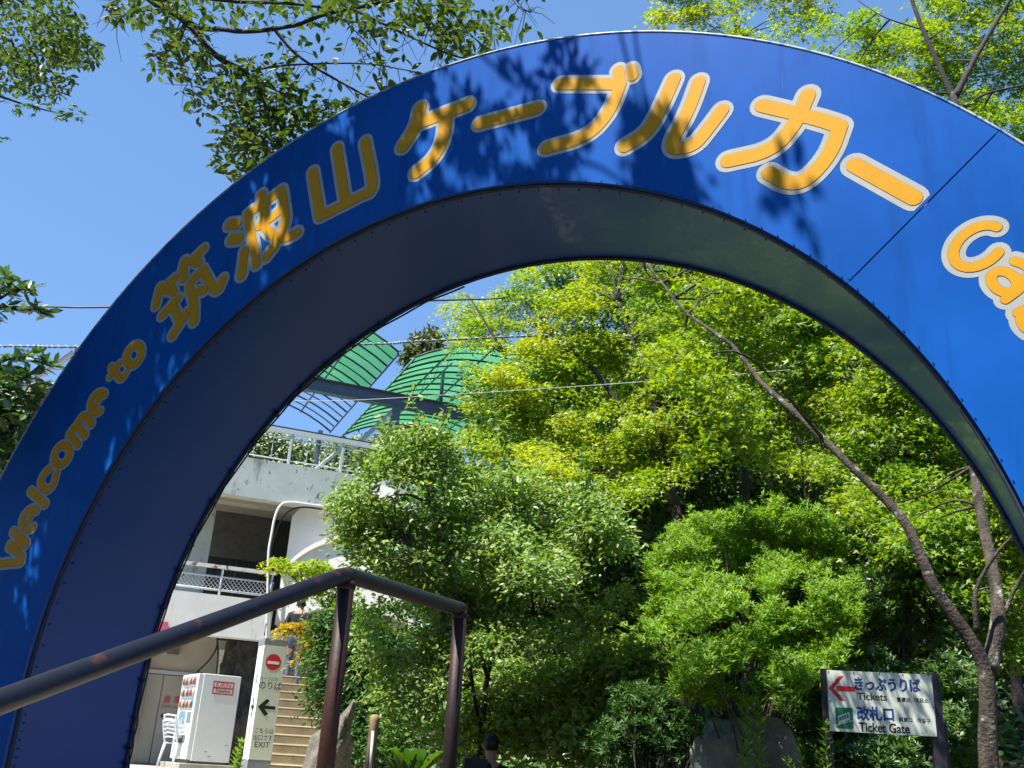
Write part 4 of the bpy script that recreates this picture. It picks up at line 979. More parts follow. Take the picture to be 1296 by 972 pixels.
LM['cherry'] = leafmat('cherry_leaf', [(0.035, 0.074, 0.015), (0.065, 0.120, 0.020), (0.110, 0.166, 0.030), (0.080, 0.120, 0.020)], .36, tint=(1.5, 1.5, .35), gloss=.05)
LM['glossy'] = leafmat('glossy_large_leaf', [(0.036, 0.102, 0.024), (0.072, 0.156, 0.030), (0.120, 0.216, 0.036)], .33, tint=(1.4, 1.5, .3), gloss=.12, rough=.35)
LM['conifer'] = leafmat('conifer_needles', [(.06, .10, .02), (.10, .14, .03), (.15, .17, .05)], .2, gloss=.03)
LM['ivy'] = leafmat('ivy_leaf', [(0.110, 0.187, 0.044), (0.176, 0.264, 0.066), (0.242, 0.308, 0.099)], .3, gloss=.06)
LM['gold'] = leafmat('orange_yellow_leaf', [(.30, .34, .02), (.45, .38, .03), (.60, .36, .03)], .5, tint=(1.2, 1.1, .3))
LM['fresh'] = leafmat('fresh_weed_leaf', [(0.108, 0.228, 0.024), (0.180, 0.312, 0.036), (0.240, 0.360, 0.060)], .42, tint=(1.3, 1.3, .4))

def tree(name, label, cat, base, blobs, ncl, per, rad, size, tmpl, lm, trunk=None, tr=.12, bark='bark', group=None, up=1.0, jit=.45, shell=.55, fill=.25, twigs=26, flat=.12, droop=.35, seed=1, extra=None, PN=None):
    o = thing(name, label, cat, base, 0, group); off = V(*base)
    mb = MB(off); fork = None
    if trunk is None:
        c = np.mean([b[0] for b in blobs], axis=0) if blobs else PN[0].mean(0); trunk = [[off, off*.6+c*.4+V(random.uniform(-.3, .3), 0, 0), c]]
    for i, t_ in enumerate(trunk):
        r0 = tr if i == 0 else tr*.6
        if isinstance(t_, tuple): t_, r0, r1 = t_
        else: r1 = r0*.35
        last = limb(mb, t_, r0*.86, r1*.8, 10, 26)
    P, N = PN if PN is not None else crown_centres(blobs, ncl, up, shell, fill); ncl = len(P)
    nodes = np.concatenate([np.array(bez(t_[0] if isinstance(t_, tuple) else t_, 16))[5:] for t_ in trunk])
    sel = rng.choice(ncl, min(twigs, ncl), replace=False)
    for k in sel:
        d = np.linalg.norm(nodes-P[k]+V(0, 0, .3), axis=1); s_ = nodes[int(np.argmin(d))]
        if np.linalg.norm(s_-P[k]) < 4.5: branches(mb, s_, [P[k]], tr*.16+.006, int(k), 4)
    mb.build('trunk', M[bark], o)
    L, Ln, T = sprays(P, N, rng.uniform(.7, 1.25, ncl)*rad, per, flat, droop, jit)
    leaves('crown', L, Ln, rng.uniform(.7, 1.2, len(L))*size, tmpl, LM[lm], o, T)
    return o

def shade(n):  # extra leaf clusters set sunward of the ticket sign and slab to dapple them
    from mathutils import noise as mn
    P = []; LX = np.interp(np.linspace(0, 1, 80), np.linspace(0, 1, 8), [1150, 1120, 1072, 1010, 962, 925, 870, 815]); LY = np.interp(np.linspace(0, 1, 80), np.linspace(0, 1, 8), [668, 632, 585, 525, 483, 435, 398, 330])
    for _ in range(40000):
        if len(P) >= n: break
        t_ = (p00+te*rng.uniform(-.3, tW+.4)-AZ*rng.uniform(-.25, tH+.3)) if rng.uniform() < .6 else at(rng.uniform(860, 1020), rng.uniform(890, 990), 9.1)
        q = t_+SUN*rng.uniform(2.3, 4.8); x, y, _z = proj(q)
        if x < 850 or y < 330 or y > 620 or x > 1180 or np.min(np.hypot(LX-x, LY-y)) < 40: continue
        if mn.noise(Vector((q@V(1, 0, 0)*5.5, q@V(0, .6, 1)*2.6, 5.0))) < .06: continue
        P.append(q)
    P = np.array(P); return P, V(-.1, -.2, 1)+rng.normal(0, .2, P.shape)
def cat(*a): return np.concatenate([q[0] for q in a]), np.concatenate([q[1] for q in a])
# ---------------------------------------------------------------- right foreground maple
bR = V(*at(1262, 975, 8.9)[:2], PLZ)
trk = [([V(bR[0]+.03, bR[1], PLZ-.1), at(1252, 975, 8.9), at(1250, 900, 8.9), at(1247, 845, 8.9), at(1222, 800, 8.9), at(1183, 745, 8.9), at(1150, 668, 9), at(1120, 632, 9.1), at(1072, 585, 9.3), at(1010, 525, 9.6), at(962, 483, 10), at(925, 435, 10.3), at(870, 398, 10.7), at(838, 358, 11), at(815, 330, 11.2)], .115, .014),
       ([at(1250, 850, 8.92), at(1262, 800, 8.95), at(1263, 760, 9), at(1256, 720, 9.1), at(1240, 640, 9.4), at(1225, 540, 9.8), at(1215, 460, 10)], .10, .05),
       ([at(1237, 800, 8.85), at(1234, 760, 8.8), at(1240, 735, 8.8), at(1262, 700, 8.7), at(1290, 670, 8.6)], .035, .015),
       ([at(1272, 775, 8.95), at(1285, 745, 8.9), at(1310, 700, 8.8)], .03, .015),
       ([at(838, 358, 11), at(800, 352, 11.2), at(770, 348, 11.4)], .018, .008)]
bl = [pb(q[0], q[1], q[2]+1.25, q[3]*1.05, q[4]*1.05, .75) for q in ((880, 395, 11.2, 85, 55), (960, 420, 10.8, 80, 60), (1040, 470, 10.4, 80, 60), (1120, 530, 10, 80, 60), (1010, 375, 11, 80, 45), (1090, 420, 10.6, 80, 60), (1180, 500, 10, 70, 70), (1230, 590, 9.6, 70, 60),
                      (1170, 640, 9.4, 60, 45), (1262, 690, 9.0, 50, 40), (1290, 780, 8.9, 30, 30), (950, 520, 10.8, 60, 40), (1020, 570, 10.6, 60, 35), (1090, 600, 10.2, 50, 30), (1280, 500, 9.8, 60, 60), (860, 470, 11.3, 50, 40), (930, 355, 11.2, 60, 30), (990, 470, 10.6, 60, 50), (1060, 540, 10.4, 60, 40), (1150, 460, 10.2, 60, 50), (1130, 680, 9.6, 50, 40), (1210, 730, 9.3, 50, 40), (930, 580, 10.8, 40, 25))]
tree('maple_tree', 'large maple with forked lichen spotted trunk right of the ticket sign', 'tree', (bR[0], bR[1], PLZ), None, 0, 54, .30, .056, MAPLE3, 'maple', trk, .12, jit=.6, twigs=30, PN=cat(mass([(800, 300), (960, 300), (1110, 400), (1200, 470), (1300, 560), (1330, 760), (1270, 740), (1200, 760), (1150, 720), (1080, 650), (1040, 600), (960, 585), (900, 520), (850, 470), (800, 400)], 11.0, 1350, .8, .5, slope=-.35, gap=-.20, seed=2.0), mass([(1180, 620), (1296, 600), (1330, 850), (1270, 830), (1215, 760)], 10.3, 130, .4, .3, seed=5.0), shade(28)))
# trees seen above the arch on the right (crowns that stand behind it)
ba = V(2.5, 12.5, PLZ)
bl = [pb(*q) for q in ((985, 45, 12, 70, 42), (1050, 70, 12, 55, 32), (1130, 95, 11.6, 60, 45), (1200, 60, 11.4, 60, 60), (1270, 90, 11, 60, 70), (1215, 130, 11.2, 60, 40), (1290, 10, 11, 60, 50), (1090, 130, 12, 40, 30), (1240, 175, 11.2, 50, 30), (1200, -40, 11.2, 80, 50))]
trk = [([ba, at(1300, 420, 12.1), at(1260, 300, 11.8), at(1215, 150, 11.5), at(1205, 118, 11.5)], .14, .06), ([at(1207, 125, 11.5), at(1165, 30, 11.5), at(1145, -30, 11.5)], .05, .03), ([at(1209, 122, 11.5), at(1242, 60, 11.4), at(1290, -20, 11.3)], .065, .03), ([at(1222, 135, 11.4), at(1250, 118, 11.4), at(1310, 105, 11.3)], .03, .015), ([at(1175, 40, 11.5), at(1120, 22, 11.6), at(1085, 0, 11.8)], .018, .008)]
tree('maple_tree', 'bright green maple with dark forked limbs rising above the right of the arch', 'tree', tuple(ba), None, 0, 56, .28, .054, MAPLE3, 'maple', trk, .12, 'darkbark', twigs=14, PN=mass([(915, -60), (925, 40), (960, 70), (1000, 80), (1030, 50), (1045, 20), (1055, 55), (1075, 20), (1100, 10), (1130, 40), (1160, 15), (1180, -60), (1340, -60), (1340, 230), (1180, 190), (1050, 150), (940, 90)], 12.2, 900, .7, .5, gap=-.40, seed=11.0))
bl = [pb(*q) for q in ((880, 22, 15, 45, 32), (935, 40, 15, 40, 26), (1010, 5, 15, 50, 30), (830, -30, 15, 30, 30), (960, -30, 15, 60, 30), (1000, 40, 15, 30, 20))]
ba = V(*at(940, 700, 15.5)[:2], hgt(*at(940, 700, 15.5)[:2]))
tree('maple_tree', 'pale yellow green treetop just above the crown of the arch', 'tree', tuple(ba), None, 0, 44, .28, .064, MAPLE3, 'yellow', None, .13, 'darkbark', twigs=40, PN=mass([(822, -60), (825, 20), (835, 48), (870, 50), (920, 60), (1000, 60), (1050, 20), (1060, -60)], 15, 230, .5, .4, gap=-.15, seed=14.0))
# ---------------------------------------------------------------- yellow green maple, middle
bl = [pb(*q) for q in ((690, 362, 14.6, 50, 26), (640, 415, 14.4, 58, 45), (620, 460, 14.2, 40, 45), (610, 385, 14.4, 36, 18), (700, 410, 14.2, 60, 50), (770, 380, 14, 65, 45), (840, 420, 13.8, 60, 50), (665, 480, 14, 60, 40), (740, 470, 13.8, 60, 45), (640, 530, 13.8, 50, 40), (700, 560, 13.6, 60, 35), (780, 540, 13.5, 60, 40), (840, 500, 13.5, 55, 40), (870, 350, 14, 50, 30), (610, 500, 14, 28, 30))]
byp = at(860, 700, 13.6); byb = V(byp[0], byp[1], hgt(byp[0], byp[1]))
trk = [([byb, at(858, 720, 13.6), at(850, 620, 13.7), at(800, 540, 13.9), at(745, 460, 14), at(690, 430, 14.2)], .13, .03), ([at(850, 610, 13.7), at(830, 520, 13.8), at(800, 430, 13.9), at(780, 380, 14)], .06, .02), ([at(800, 540, 13.9), at(740, 510, 14), at(660, 500, 14)], .05, .015), ([at(745, 460, 14), at(700, 445, 14), at(640, 450, 14.2)], .035, .012)]
tree('maple_tree', 'yellow green maple turning gold at its left edge beside the canopies', 'tree', tuple(byb), None, 0, 54, .30, .055, MAPLE3, 'yellow', trk, .13, 'darkbark', twigs=130, PN=mass([(632, 345), (700, 325), (900, 300), (960, 340), (940, 540), (860, 600), (800, 630), (720, 610), (640, 590), (592, 560), (585, 520), (600, 500), (596, 470), (575, 448), (583, 430), (562, 385), (590, 372), (612, 380), (640, 365)], 13.9, 1500, 1.0, .5, slope=-.7, gap=-.17, seed=21.0))
# upright trunks behind on the right
for k, (lb, pts_, r0, cols) in enumerate((
    ('straight grey trunked tree behind the forked maple, topmost under the arch curve', [at(1148, 800, 11.4), at(1147, 650, 11.4), at(1148, 560, 11.5), at(1140, 470, 11.7), at(1060, 400, 12), at(1030, 370, 12.2)], .085, None),
    ('rough barked tree half hidden by the right leg of the arch', [at(1205, 800, 12), at(1204, 650, 12), at(1200, 560, 12.1), at(1190, 500, 12.3), at(1185, 400, 12.6)], .10, None),
    ('slender leaning tree in the shade between the maple trunks', [at(1022, 640, 14), at(1015, 600, 14), at(1000, 570, 14.1), at(990, 520, 14.3)], .05, None))):
    p = pts_[0]; bs = V(p[0], p[1], hgt(p[0], p[1]))
    top_ = pts_[-1]; bl = [(top_+V(*q), (1.1, .9, .55)) for q in ((0, .2, .1), (.8, .5, .6), (-.7, .6, .5), (.2, .8, 1.1))]
    tree('maple_tree', lb, 'tree', tuple(bs), bl, 150, 40, .30, .065, MAPLE3, 'maple' if k < 2 else 'mid', [([bs-V(0, 0, .1)]+pts_, r0, r0*.6)], r0, up=1.0, twigs=24)
# ---------------------------------------------------------------- centre light green tree
bc = V(*at(606, 960, 12.2)[:2], hgt(*at(606, 960, 12.2)[:2]))
bl = [pb(*q) for q in ((520, 600, 10.6, 46, 40), (465, 650, 10.4, 36, 34), (455, 610, 10.5, 22, 22), (510, 680, 10.3, 50, 45), (575, 610, 10.7, 45, 45), (590, 690, 10.5, 55, 50), (655, 640, 10.8, 55, 50), (720, 690, 10.8, 55, 55), (765, 730, 10.8, 34, 40), (650, 720, 10.4, 60, 50), (700, 770, 10.6, 60, 45), (600, 770, 10.4, 50, 45), (530, 560, 10.7, 26, 40), (640, 810, 10.6, 50, 30), (745, 640, 11, 40, 36), (505, 800, 10.8, 42, 55), (510, 860, 10.8, 34, 34), (560, 840, 11, 30, 40))]
trk = [([bc-V(0, 0, .1), at(612, 900, 12.1), at(620, 840, 11.7), at(630, 790, 11.2), at(655, 720, 10.8), at(690, 650, 10.8)], .055, .015), ([at(618, 860, 11.8), at(605, 820, 11.2), at(575, 740, 10.6), at(545, 640, 10.6), at(530, 540, 10.6)], .035, .01),
       ([at(610, 930, 12.1), at(600, 880, 11.7), at(590, 820, 11), at(560, 780, 10.5), at(520, 690, 10.4)], .035, .01), ([at(630, 800, 10.8), at(700, 760, 10.8), at(760, 700, 10.9)], .025, .008), ([at(625, 810, 10.8), at(630, 740, 10.7), at(600, 640, 10.7)], .025, .008)]
tree('broadleaf_tree', 'light green many stemmed small tree in the middle behind the rusty posts', 'tree', tuple(bc), None, 0, 34, .20, .068, OVAL, 'light', trk, .06, 'bark', jit=.7, twigs=130, flat=.28, PN=cat(mass([(430, 620), (470, 590), (495, 545), (520, 525), (550, 540), (580, 570), (610, 590), (660, 590), (700, 620), (740, 600), (790, 650), (800, 720), (790, 770), (740, 800), (640, 820), (540, 840), (480, 780), (450, 700), (425, 660)], 10.4, 1100, .7, .4, .9, gap=-.08, seed=31.0, up=.7), mass([(455, 760), (560, 770), (570, 900), (500, 930), (460, 850)], 10.9, 120, .4, .3, .9, gap=-.2, seed=33.0, up=.7)))
# tall leafy shoots at its top left
sh = thing('young_shoots', 'tall pale shoots with white backed leaves in front of the green canopy', 'plant', tuple(V(*at(545, 960, 10.2)[:2], PLZ)))
mb = MB(V(*sh.location)); P = []
for q in (((548, 640), (540, 570), (520, 500)), ((560, 650), (565, 580), (560, 520)), ((500, 640), (505, 590), (485, 535)), ((590, 640), (598, 590), (592, 535)), ((470, 650), (470, 600), (455, 580)), ((650, 620), (640, 560), (630, 530)), ((740, 640), (742, 600), (738, 570))):
    mb = MB(V(*sh.location)); c = limb(mb, [at(q[0][0], q[0][1]+50, 10.7)] + [at(a, b, 10.4) for a, b in q], .010, .004, 5, 26)
    mb.build('stem', M['bark'], sh)
    for p in c[6:]:
        for _ in range(5): P.append(p+rng.normal(0, .05, 3))
P = np.array(P); leaves('foliage', P, V(0, 0, 1)+rng.normal(0, .7, (len(P), 3)), rng.uniform(.07, .11, len(P)), OVAL, LM['light'], sh)
sh.location = sh.location
# ---------------------------------------------------------------- bright azalea bush on the right
def bush(label, blobs, ncl, per, rad, size, tmpl, lm, base, name='azalea_bush', cat='bush', up=.6, jit=.6, flat=.35, droop=.1, twigs=40, shell=.7, fill=.12):
    return tree(name, label, cat, tuple(base), blobs, ncl, per, rad, size, tmpl, lm, None, .03, 'bark', None, up, jit, shell, fill, twigs, flat, droop)
NARROW = (np.array([(0, 0, 0), (.5, .13, .02), (1, 0, .06), (.5, -.13, .02)]), [(0, 2, 1), (0, 3, 2)])
def whorls(label, blobs, n, size, lm, base, per=9, name='azalea_bush', PN=None):
    o = thing(name, label, 'bush', tuple(base)); P, N = PN if PN is not None else crown_centres(blobs, n, .9, .6, .35); P = P+rng.normal(0, .05, P.shape); n = len(P); off = V(*base)
    mb = MB(off)
    for k in rng.choice(n, 50, replace=False): branches(mb, off+rng.normal(0, .08, 3), [P[k]], .014, int(k), 4, .1)
    mb.build('stems', M['bark'], o)
    N = nrmz(N+rng.normal(0, .25, N.shape)); a = rng.normal(size=N.shape); U = nrmz(a-N*(a*N).sum(1, keepdims=True)); W = np.cross(N, U)
    q = (np.arange(per)*2.4)[None]+rng.uniform(0, 6, (n, 1)); el = rng.uniform(.15, .9, (n, per))
    T = np.cos(el)[..., None]*(np.cos(q)[..., None]*U[:, None]+np.sin(q)[..., None]*W[:, None])+np.sin(el)[..., None]*N[:, None]
    C = P[:, None]-N[:, None]*rng.uniform(0, .05, (n, per, 1)); Nn = N[:, None]*np.cos(el)[..., None]-T*.3+rng.normal(0, .15, (n, per, 3))
    sc = rng.uniform(.75, 1.2, (n, 1))*np.ones((1, per)); leaves('foliage', C.reshape(-1, 3), Nn.reshape(-1, 3), (sc*size).ravel(), NARROW, LM[lm], o, T.reshape(-1, 3)); return o
bz = V(*at(930, 960, 9.9)[:2], PLZ)
whorls('sunlit yellow green azalea bush left of the ticket sign under the leaning maple limb', None, 0, .064, 'azalea', bz, PN=mass([(822, 750), (815, 715), (838, 690), (858, 662), (885, 648), (905, 655), (935, 640), (962, 648), (985, 628), (1010, 640), (1050, 650), (1080, 690), (1090, 760), (1070, 830), (1000, 880), (930, 890), (870, 880), (830, 830), (812, 790)], 9.6, 7500, .95, .35, .9, slope=-.9, gap=-.22, seed=41.0))
bz = V(*at(1120, 970, 10.3)[:2], PLZ)
whorls('shaded azalea bush behind the ticket sign and the maple trunk', None, 0, .08, 'mid', bz, PN=mass([(1050, 660), (1110, 650), (1200, 700), (1240, 780), (1240, 975), (1000, 975), (1000, 860), (1060, 800)], 10.2, 5200, .7, .4, .9, slope=-.4, gap=-.28, seed=44.0))
bz = V(*at(840, 965, 9.4)[:2], PLZ)
whorls('dark rounded shrub left of the grey standing stone', [pb(*q) for q in ((820, 905, 9.6, 45, 40), (850, 940, 9.5, 45, 40), (790, 945, 9.8, 40, 35))], 1500, .055, 'dark', bz, name='round_shrub')
bz = V(*at(730, 965, 11.3)[:2], PLZ)
bush('dark green broad leaved undergrowth right of the seated person', [pb(*q) for q in ((690, 885, 12.0, 50, 40), (770, 860, 12.0, 45, 50), (740, 935, 11.8, 60, 30), (660, 930, 12.1, 40, 35), (600, 905, 12.3, 30, 34), (820, 850, 11.6, 40, 45), (790, 900, 11.7, 40, 30), (560, 930, 12, 30, 30), (640, 870, 12.4, 30, 24))], 520, 22, .28, .10, OVAL, 'light', bz, 'undergrowth_shrub')
# left of the post: dark shrub, golden small maple
bz = V(*at(430, 962, 14.5)[:2], PLZ)
bush('dark glossy camellia shrub beside the stone stairs', [pb(*q) for q in ((428, 845, 14.5, 36, 42), (414, 880, 14.3, 20, 26), (455, 900, 14.2, 38, 45), (470, 830, 14.3, 35, 40), (425, 800, 14.6, 30, 25), (480, 940, 14, 40, 40))], 620, 30, .24, .075, OVAL, 'dark', bz, 'camellia_shrub')
p = at(412, 960, 15.2); bz = V(p[0], p[1], PLZ)
trk = [([bz, at(415, 850, 15.2), at(418, 790, 15.2), at(405, 760, 15.2), at(375, 735, 15.2)], .05, .01), ([at(415, 800, 15.2), at(390, 800, 15.1), at(360, 790, 15.1)], .02, .008)]
tree('small_maple', 'small yellow green maple spreading flat layers over the white arch wall', 'tree', tuple(bz), [pb(*q) for q in ((400, 722, 15.2, 34, 14), (360, 716, 15.2, 28, 10), (430, 745, 15.2, 28, 16), (395, 752, 15.1, 28, 8), (440, 780, 15, 25, 25))], 190, 26, .20, .05, MAPLE3, 'yellow', trk, .05, up=1.6, jit=.4, twigs=50, flat=.06)
p = at(425, 960, 14.8); bz = V(p[0], p[1], PLZ)
tree('small_maple', 'small maple with orange gold leaves above the stone stairs', 'tree', tuple(bz), [pb(*q) for q in ((376, 796, 14.9, 20, 8), (398, 812, 14.9, 22, 12), (394, 832, 14.9, 16, 7), (415, 795, 14.9, 24, 18))], 170, 26, .17, .05, MAPLE3, 'gold', [([bz, at(425, 860, 14.8), at(410, 825, 14.9), at(375, 805, 14.9)], .035, .008)], .035, up=1.4, jit=.45, twigs=40, flat=.08)

# ---------------------------------------------------------------- background wood on the slope
spots = []
for (px, Y, hh, lm, lb) in ((600, 17, 4.2, 'mid', 'middling green tree behind the light green small tree'), (690, 18.5, 6.2, 'dark', 'dark tree behind the middle of the yellow green maple'), (770, 17, 5.2, 'mid', 'shaded tree behind the gap left of the azalea'), (830, 20, 7.5, 'dark', 'dark tall tree on the slope behind the azalea bush'),
                              (900, 17.5, 5.6, 'mid', 'green tree on the slope above the azalea bush'), (980, 19, 7.5, 'dark', 'dark tree on the slope under the leaning maple limb'), (1050, 17, 6.2, 'mid', 'green tree behind the slender leaning tree'), (1130, 19, 8, 'dark', 'dark tree behind the straight grey trunk'), (1200, 17, 7, 'mid', 'green tree behind the rough barked trunk'), (1290, 16, 8, 'dark', 'dark tree behind the right leg of the arch'), (560, 20, 5.0, 'mid', 'green tree just right of the canopies, low behind the maple'), (740, 22, 9.5, 'mid', 'high green tree on the slope behind the yellow maple'), (1080, 23, 11, 'mid', 'highest green tree on the slope behind the forked maple'), (900, 24, 11, 'dark', 'high dark tree on the slope behind the arch crown')):
    p = at(px, 900, Y); x, y = p[0], Y; zg_ = hgt(x, y); b = V(x, y, zg_)
    if Y > 21: b = V(x, y, zg_)
    bls = [(b+V(rng.uniform(-1, 1), rng.uniform(-.8, .8), hh*f), (1.25, 1.2, .75)) for f in (.25, .4, .55, .7, .85, .98)]
    tree('woodland_tree', lb, 'tree', tuple(b), bls, 330, 30, .40, .14, KITE, lm, None, .13, 'darkbark', 'woodland trees on the slope', twigs=24)
# leafy ground cover over the slope
n = 76000; X = rng.uniform(-1.5, 24, n); Y_ = rng.uniform(12.2, 34, n); keep = np.ones(n, bool)
Z = np.array([hgt(a, b) for a, b in zip(X, Y_)])+rng.uniform(0, .45, n)*(.4+.6*np.sin(X*1.9+np.cos(Y_*1.3)*2)**2); 
leaves('ground_cover', np.stack([X, Y_, Z], 1), V(-.2, -.5, 1)+rng.normal(0, .5, (n, 3)), rng.uniform(.13, .26, n), KITE, LM['mid'], None)
# ---------------------------------------------------------------- ivy bank behind the deck, conifer
u = rng.uniform(-9, 9, 70000); zz_ = rng.uniform(0, 1, 70000); v = 9.2+rng.normal(0, .25, 70000)+.5*np.sin(u*1.3)
ztop = uz(400, 546, 9.2)[1]
ib = thing('ivy_bank', 'pale sunlit ivy covered bank seen through the deck railing', 'hedge', tuple(F(0, 9.6, zdk)))
mb = MB(F(0, 9.6, zdk)); mb.box(F(0, 10.4, (zdk+ztop)/2-.2), (19, .9, ztop-zdk-.3), (FU, FV, AZ)); mb.build('bank_core', mat('mossy_bank', (.09, .14, .04), .9, noise=(3, (.05, .07, .03), .4, .7, ONE)), ib)
hb = ztop-zdk+.15*np.sin(u*2.1)
C = FO[None]+FU[None]*u[:, None]+FV[None]*v[:, None]; C[:, 2] = zdk+zz_*hb; C += FV[None]*(zz_*.7)[:, None]
leaves('ivy', C, -FV[None]+V(-.3, 0, .7)[None]+rng.normal(0, .5, (70000, 3)), rng.uniform(.10, .20, 70000), KITE, LM['ivy'], ib)
pc = at(528, 560, 36); cb_ = V(pc[0], pc[1], hgt(pc[0], pc[1])); ctop = at(530, 417, 36)
co = thing('conifer_tree', 'dark conifer rising behind the gap between the green canopies', 'tree', tuple(cb_))
mb = MB(cb_); mb.tube([cb_, ctop-V(0, 0, .3)], [.25, .05], 8); mb.build('trunk', M['darkbark'], co)
hT = ctop[2]-2.0; n = 900; f = rng.uniform(0, 1, n)**.7; zc = ctop[2]-.15-f*9; rr = .35+f*2.1+.25*np.sin(f*25)
a = rng.uniform(0, 6.283, n); P = np.stack([cb_[0]+rr*np.cos(a)*rng.uniform(.6, 1.05, n), cb_[1]+rr*np.sin(a), zc], 1)
nn = np.stack([np.cos(a), np.sin(a), .7+0*a], 1); L, Ln, T = sprays(P, nn, .42, 40, .3, .3, .6); leaves('crown', L, Ln, .22, KITE, LM['conifer'], co, T)

# ---------------------------------------------------------------- cherry tree reaching in at the top left
ct = V(-6.3, 7.2, PLZ)
cherry = thing('cherry_tree', 'cherry tree whose dark limbs hang in at the top left behind the arch', 'tree', tuple(ct))
mb = MB(ct); D_ = 7.6
def br(pts_, r0, r1, Y0=7.6, Y1=7.6): 
    q = [at(x, y, Y0+(Y1-Y0)*i/max(1, len(pts_)-1)) for i, (x, y) in enumerate(pts_)]; return limb(mb, q, r0*1.35, r1*1.25, 8, 30, .12)
hub = at(200, 5, 7.6); hub0 = at(120, -60, 7.4)
limb(mb, [ct-V(0, 0, .2), ct+V(.1, .05, 2.2), ct+V(.6, .1, 4.2), hub0+V(-.5, 0, .3), hub0, hub], .20, .045, 12, 40)
cs = [br([(200, 5), (225, 20), (244, 37), (267, 64), (286, 79), (311, 91), (328, 116), (346, 146), (378, 178), (400, 200)], .030, .014),
      br([(205, 8), (250, 34), (281, 37), (314, 40), (373, 32), (405, 20), (440, 12), (500, 0)], .022, .012, 7.6, 7.0), br([(200, 0), (240, -4), (300, 2), (360, 4), (430, 12)], .02, .01, 7.5, 7.2),
      br([(345, 34), (368, 62), (392, 81), (440, 109), (470, 125)], .014, .007, 7.4, 7.6), br([(318, 90), (348, 84), (393, 81), (440, 80), (476, 82), (510, 88), (545, 95)], .009, .004, 7.6, 7.2),
      br([(440, 8), (480, 28), (514, 44), (544, 58), (572, 70), (604, 76)], .010, .005, 7.0, 6.8), br([(520, -14), (540, 18), (552, 38), (562, 52)], .007, .003, 6.8, 6.8), br([(552, -12), (580, 24), (600, 48), (624, 64), (640, 66)], .008, .003, 6.7, 6.6),
      br([(292, 86), (295, 118), (311, 148), (330, 178), (345, 200)], .008, .004), br([(350, 143), (390, 147), (432, 147), (460, 130)], .008, .003, 7.6, 7.5), br([(300, 92), (330, 105), (360, 118), (385, 112)], .009, .004),
      br([(230, 20), (222, 50), (233, 80), (245, 115)], .004, .002, 7.4, 7.4), br([(213, 10), (160, 18), (148, 28), (133, 8)], .005, .002, 7.4, 7.3), br([(330, 118), (345, 140), (358, 170), (364, 190)], .010, .005), br([(640, -20), (655, 8), (672, 16)], .004, .002, 6.4, 6.4), br([(268, 62), (240, 70), (225, 50)], .004, .002), br([(440, 30), (470, 60), (490, 90)], .005, .002, 7.1, 7.1)]
# fine twigs
tw = []
for c in cs:
    for p in c[4::2]:
        d = rng.normal(0, 1, 3); d[2] -= .5; d /= np.linalg.norm(d); L_ = rng.uniform(.12, .36); q = [p, p+d*L_*.5+rng.normal(0, .02, 3), p+d*L_+V(0, 0, -.05)]
        mb.tube(q, [.004, .003, .0018], 4, False); tw.append(q)
mb.build('limbs', M['darkbark'], cherry)
def inpoly_density(px, py):
    """how leafy the cherry is where it shows, by region of its silhouette"""
    d = 0
    for (x, y, rx, ry, k) in ((345, 160, 62, 60, 1.0), (300, 195, 34, 34, .9), (320, 110, 60, 40, .8), (225, 70, 45, 45, .55), (250, 120, 22, 40, .4), (340, 20, 130, 22, .65), (200, 20, 60, 22, .6), (430, 150, 45, 28, .5), (500, 20, 90, 34, .65), (590, 40, 50, 40, .7), (650, 30, 25, 28, .3), (470, 80, 60, 40, .25), (400, 60, 60, 40, .3), (400, 170, 40, 40, .5)):
        e = ((px-x)/rx)**2+((py-y)/ry)**2
        if e < 1: d = max(d, k*(1-e*.4))
    return d
CP, CT_ = [], []
for c in cs:
    c = np.array(c)
    for _ in range(120):
        p = c[rng.integers(2, len(c))]+rng.normal(0, .16, 3)*V(1, 1, .9); x, y, _z = proj(p)
        if y < -6 or rng.uniform() < inpoly_density(x, y): CP.append(p)
for q in tw:
    for p in q[1:]:
        x, y, _z = proj(p)
        if rng.uniform() < .25+inpoly_density(x, y): CP.append(p+rng.normal(0, .02, 3))
for (x, y, rx, ry, n_) in ((345, 155, 70, 60, 430), (305, 192, 40, 36, 230), (320, 110, 62, 40, 170), (380, 200, 40, 25, 90), (225, 60, 40, 40, 130), (255, 120, 18, 35, 50), (340, 10, 130, 20, 170), (190, 10, 60, 20, 130), (430, 150, 40, 24, 130), (500, 10, 90, 26, 200), (595, 40, 44, 34, 130), (250, -30, 200, 30, 300), (500, -30, 150, 30, 200)):
    for _ in range(n_):
        a, r_ = rng.uniform(0, 6.283), math.sqrt(rng.uniform()); CP.append(at(x+rx*r_*math.cos(a), y+ry*r_*math.sin(a), (7.75 if x < 450 else 6.95)+rng.normal(0, .25)))
CP = np.array(CP); n = len(CP); N = V(.1, 0, 1)+rng.normal(0, .55, (n, 3)); T = rng.normal(0, .6, (n, 3))+V(0, 0, -.7); S = rng.uniform(.065, .125, n)
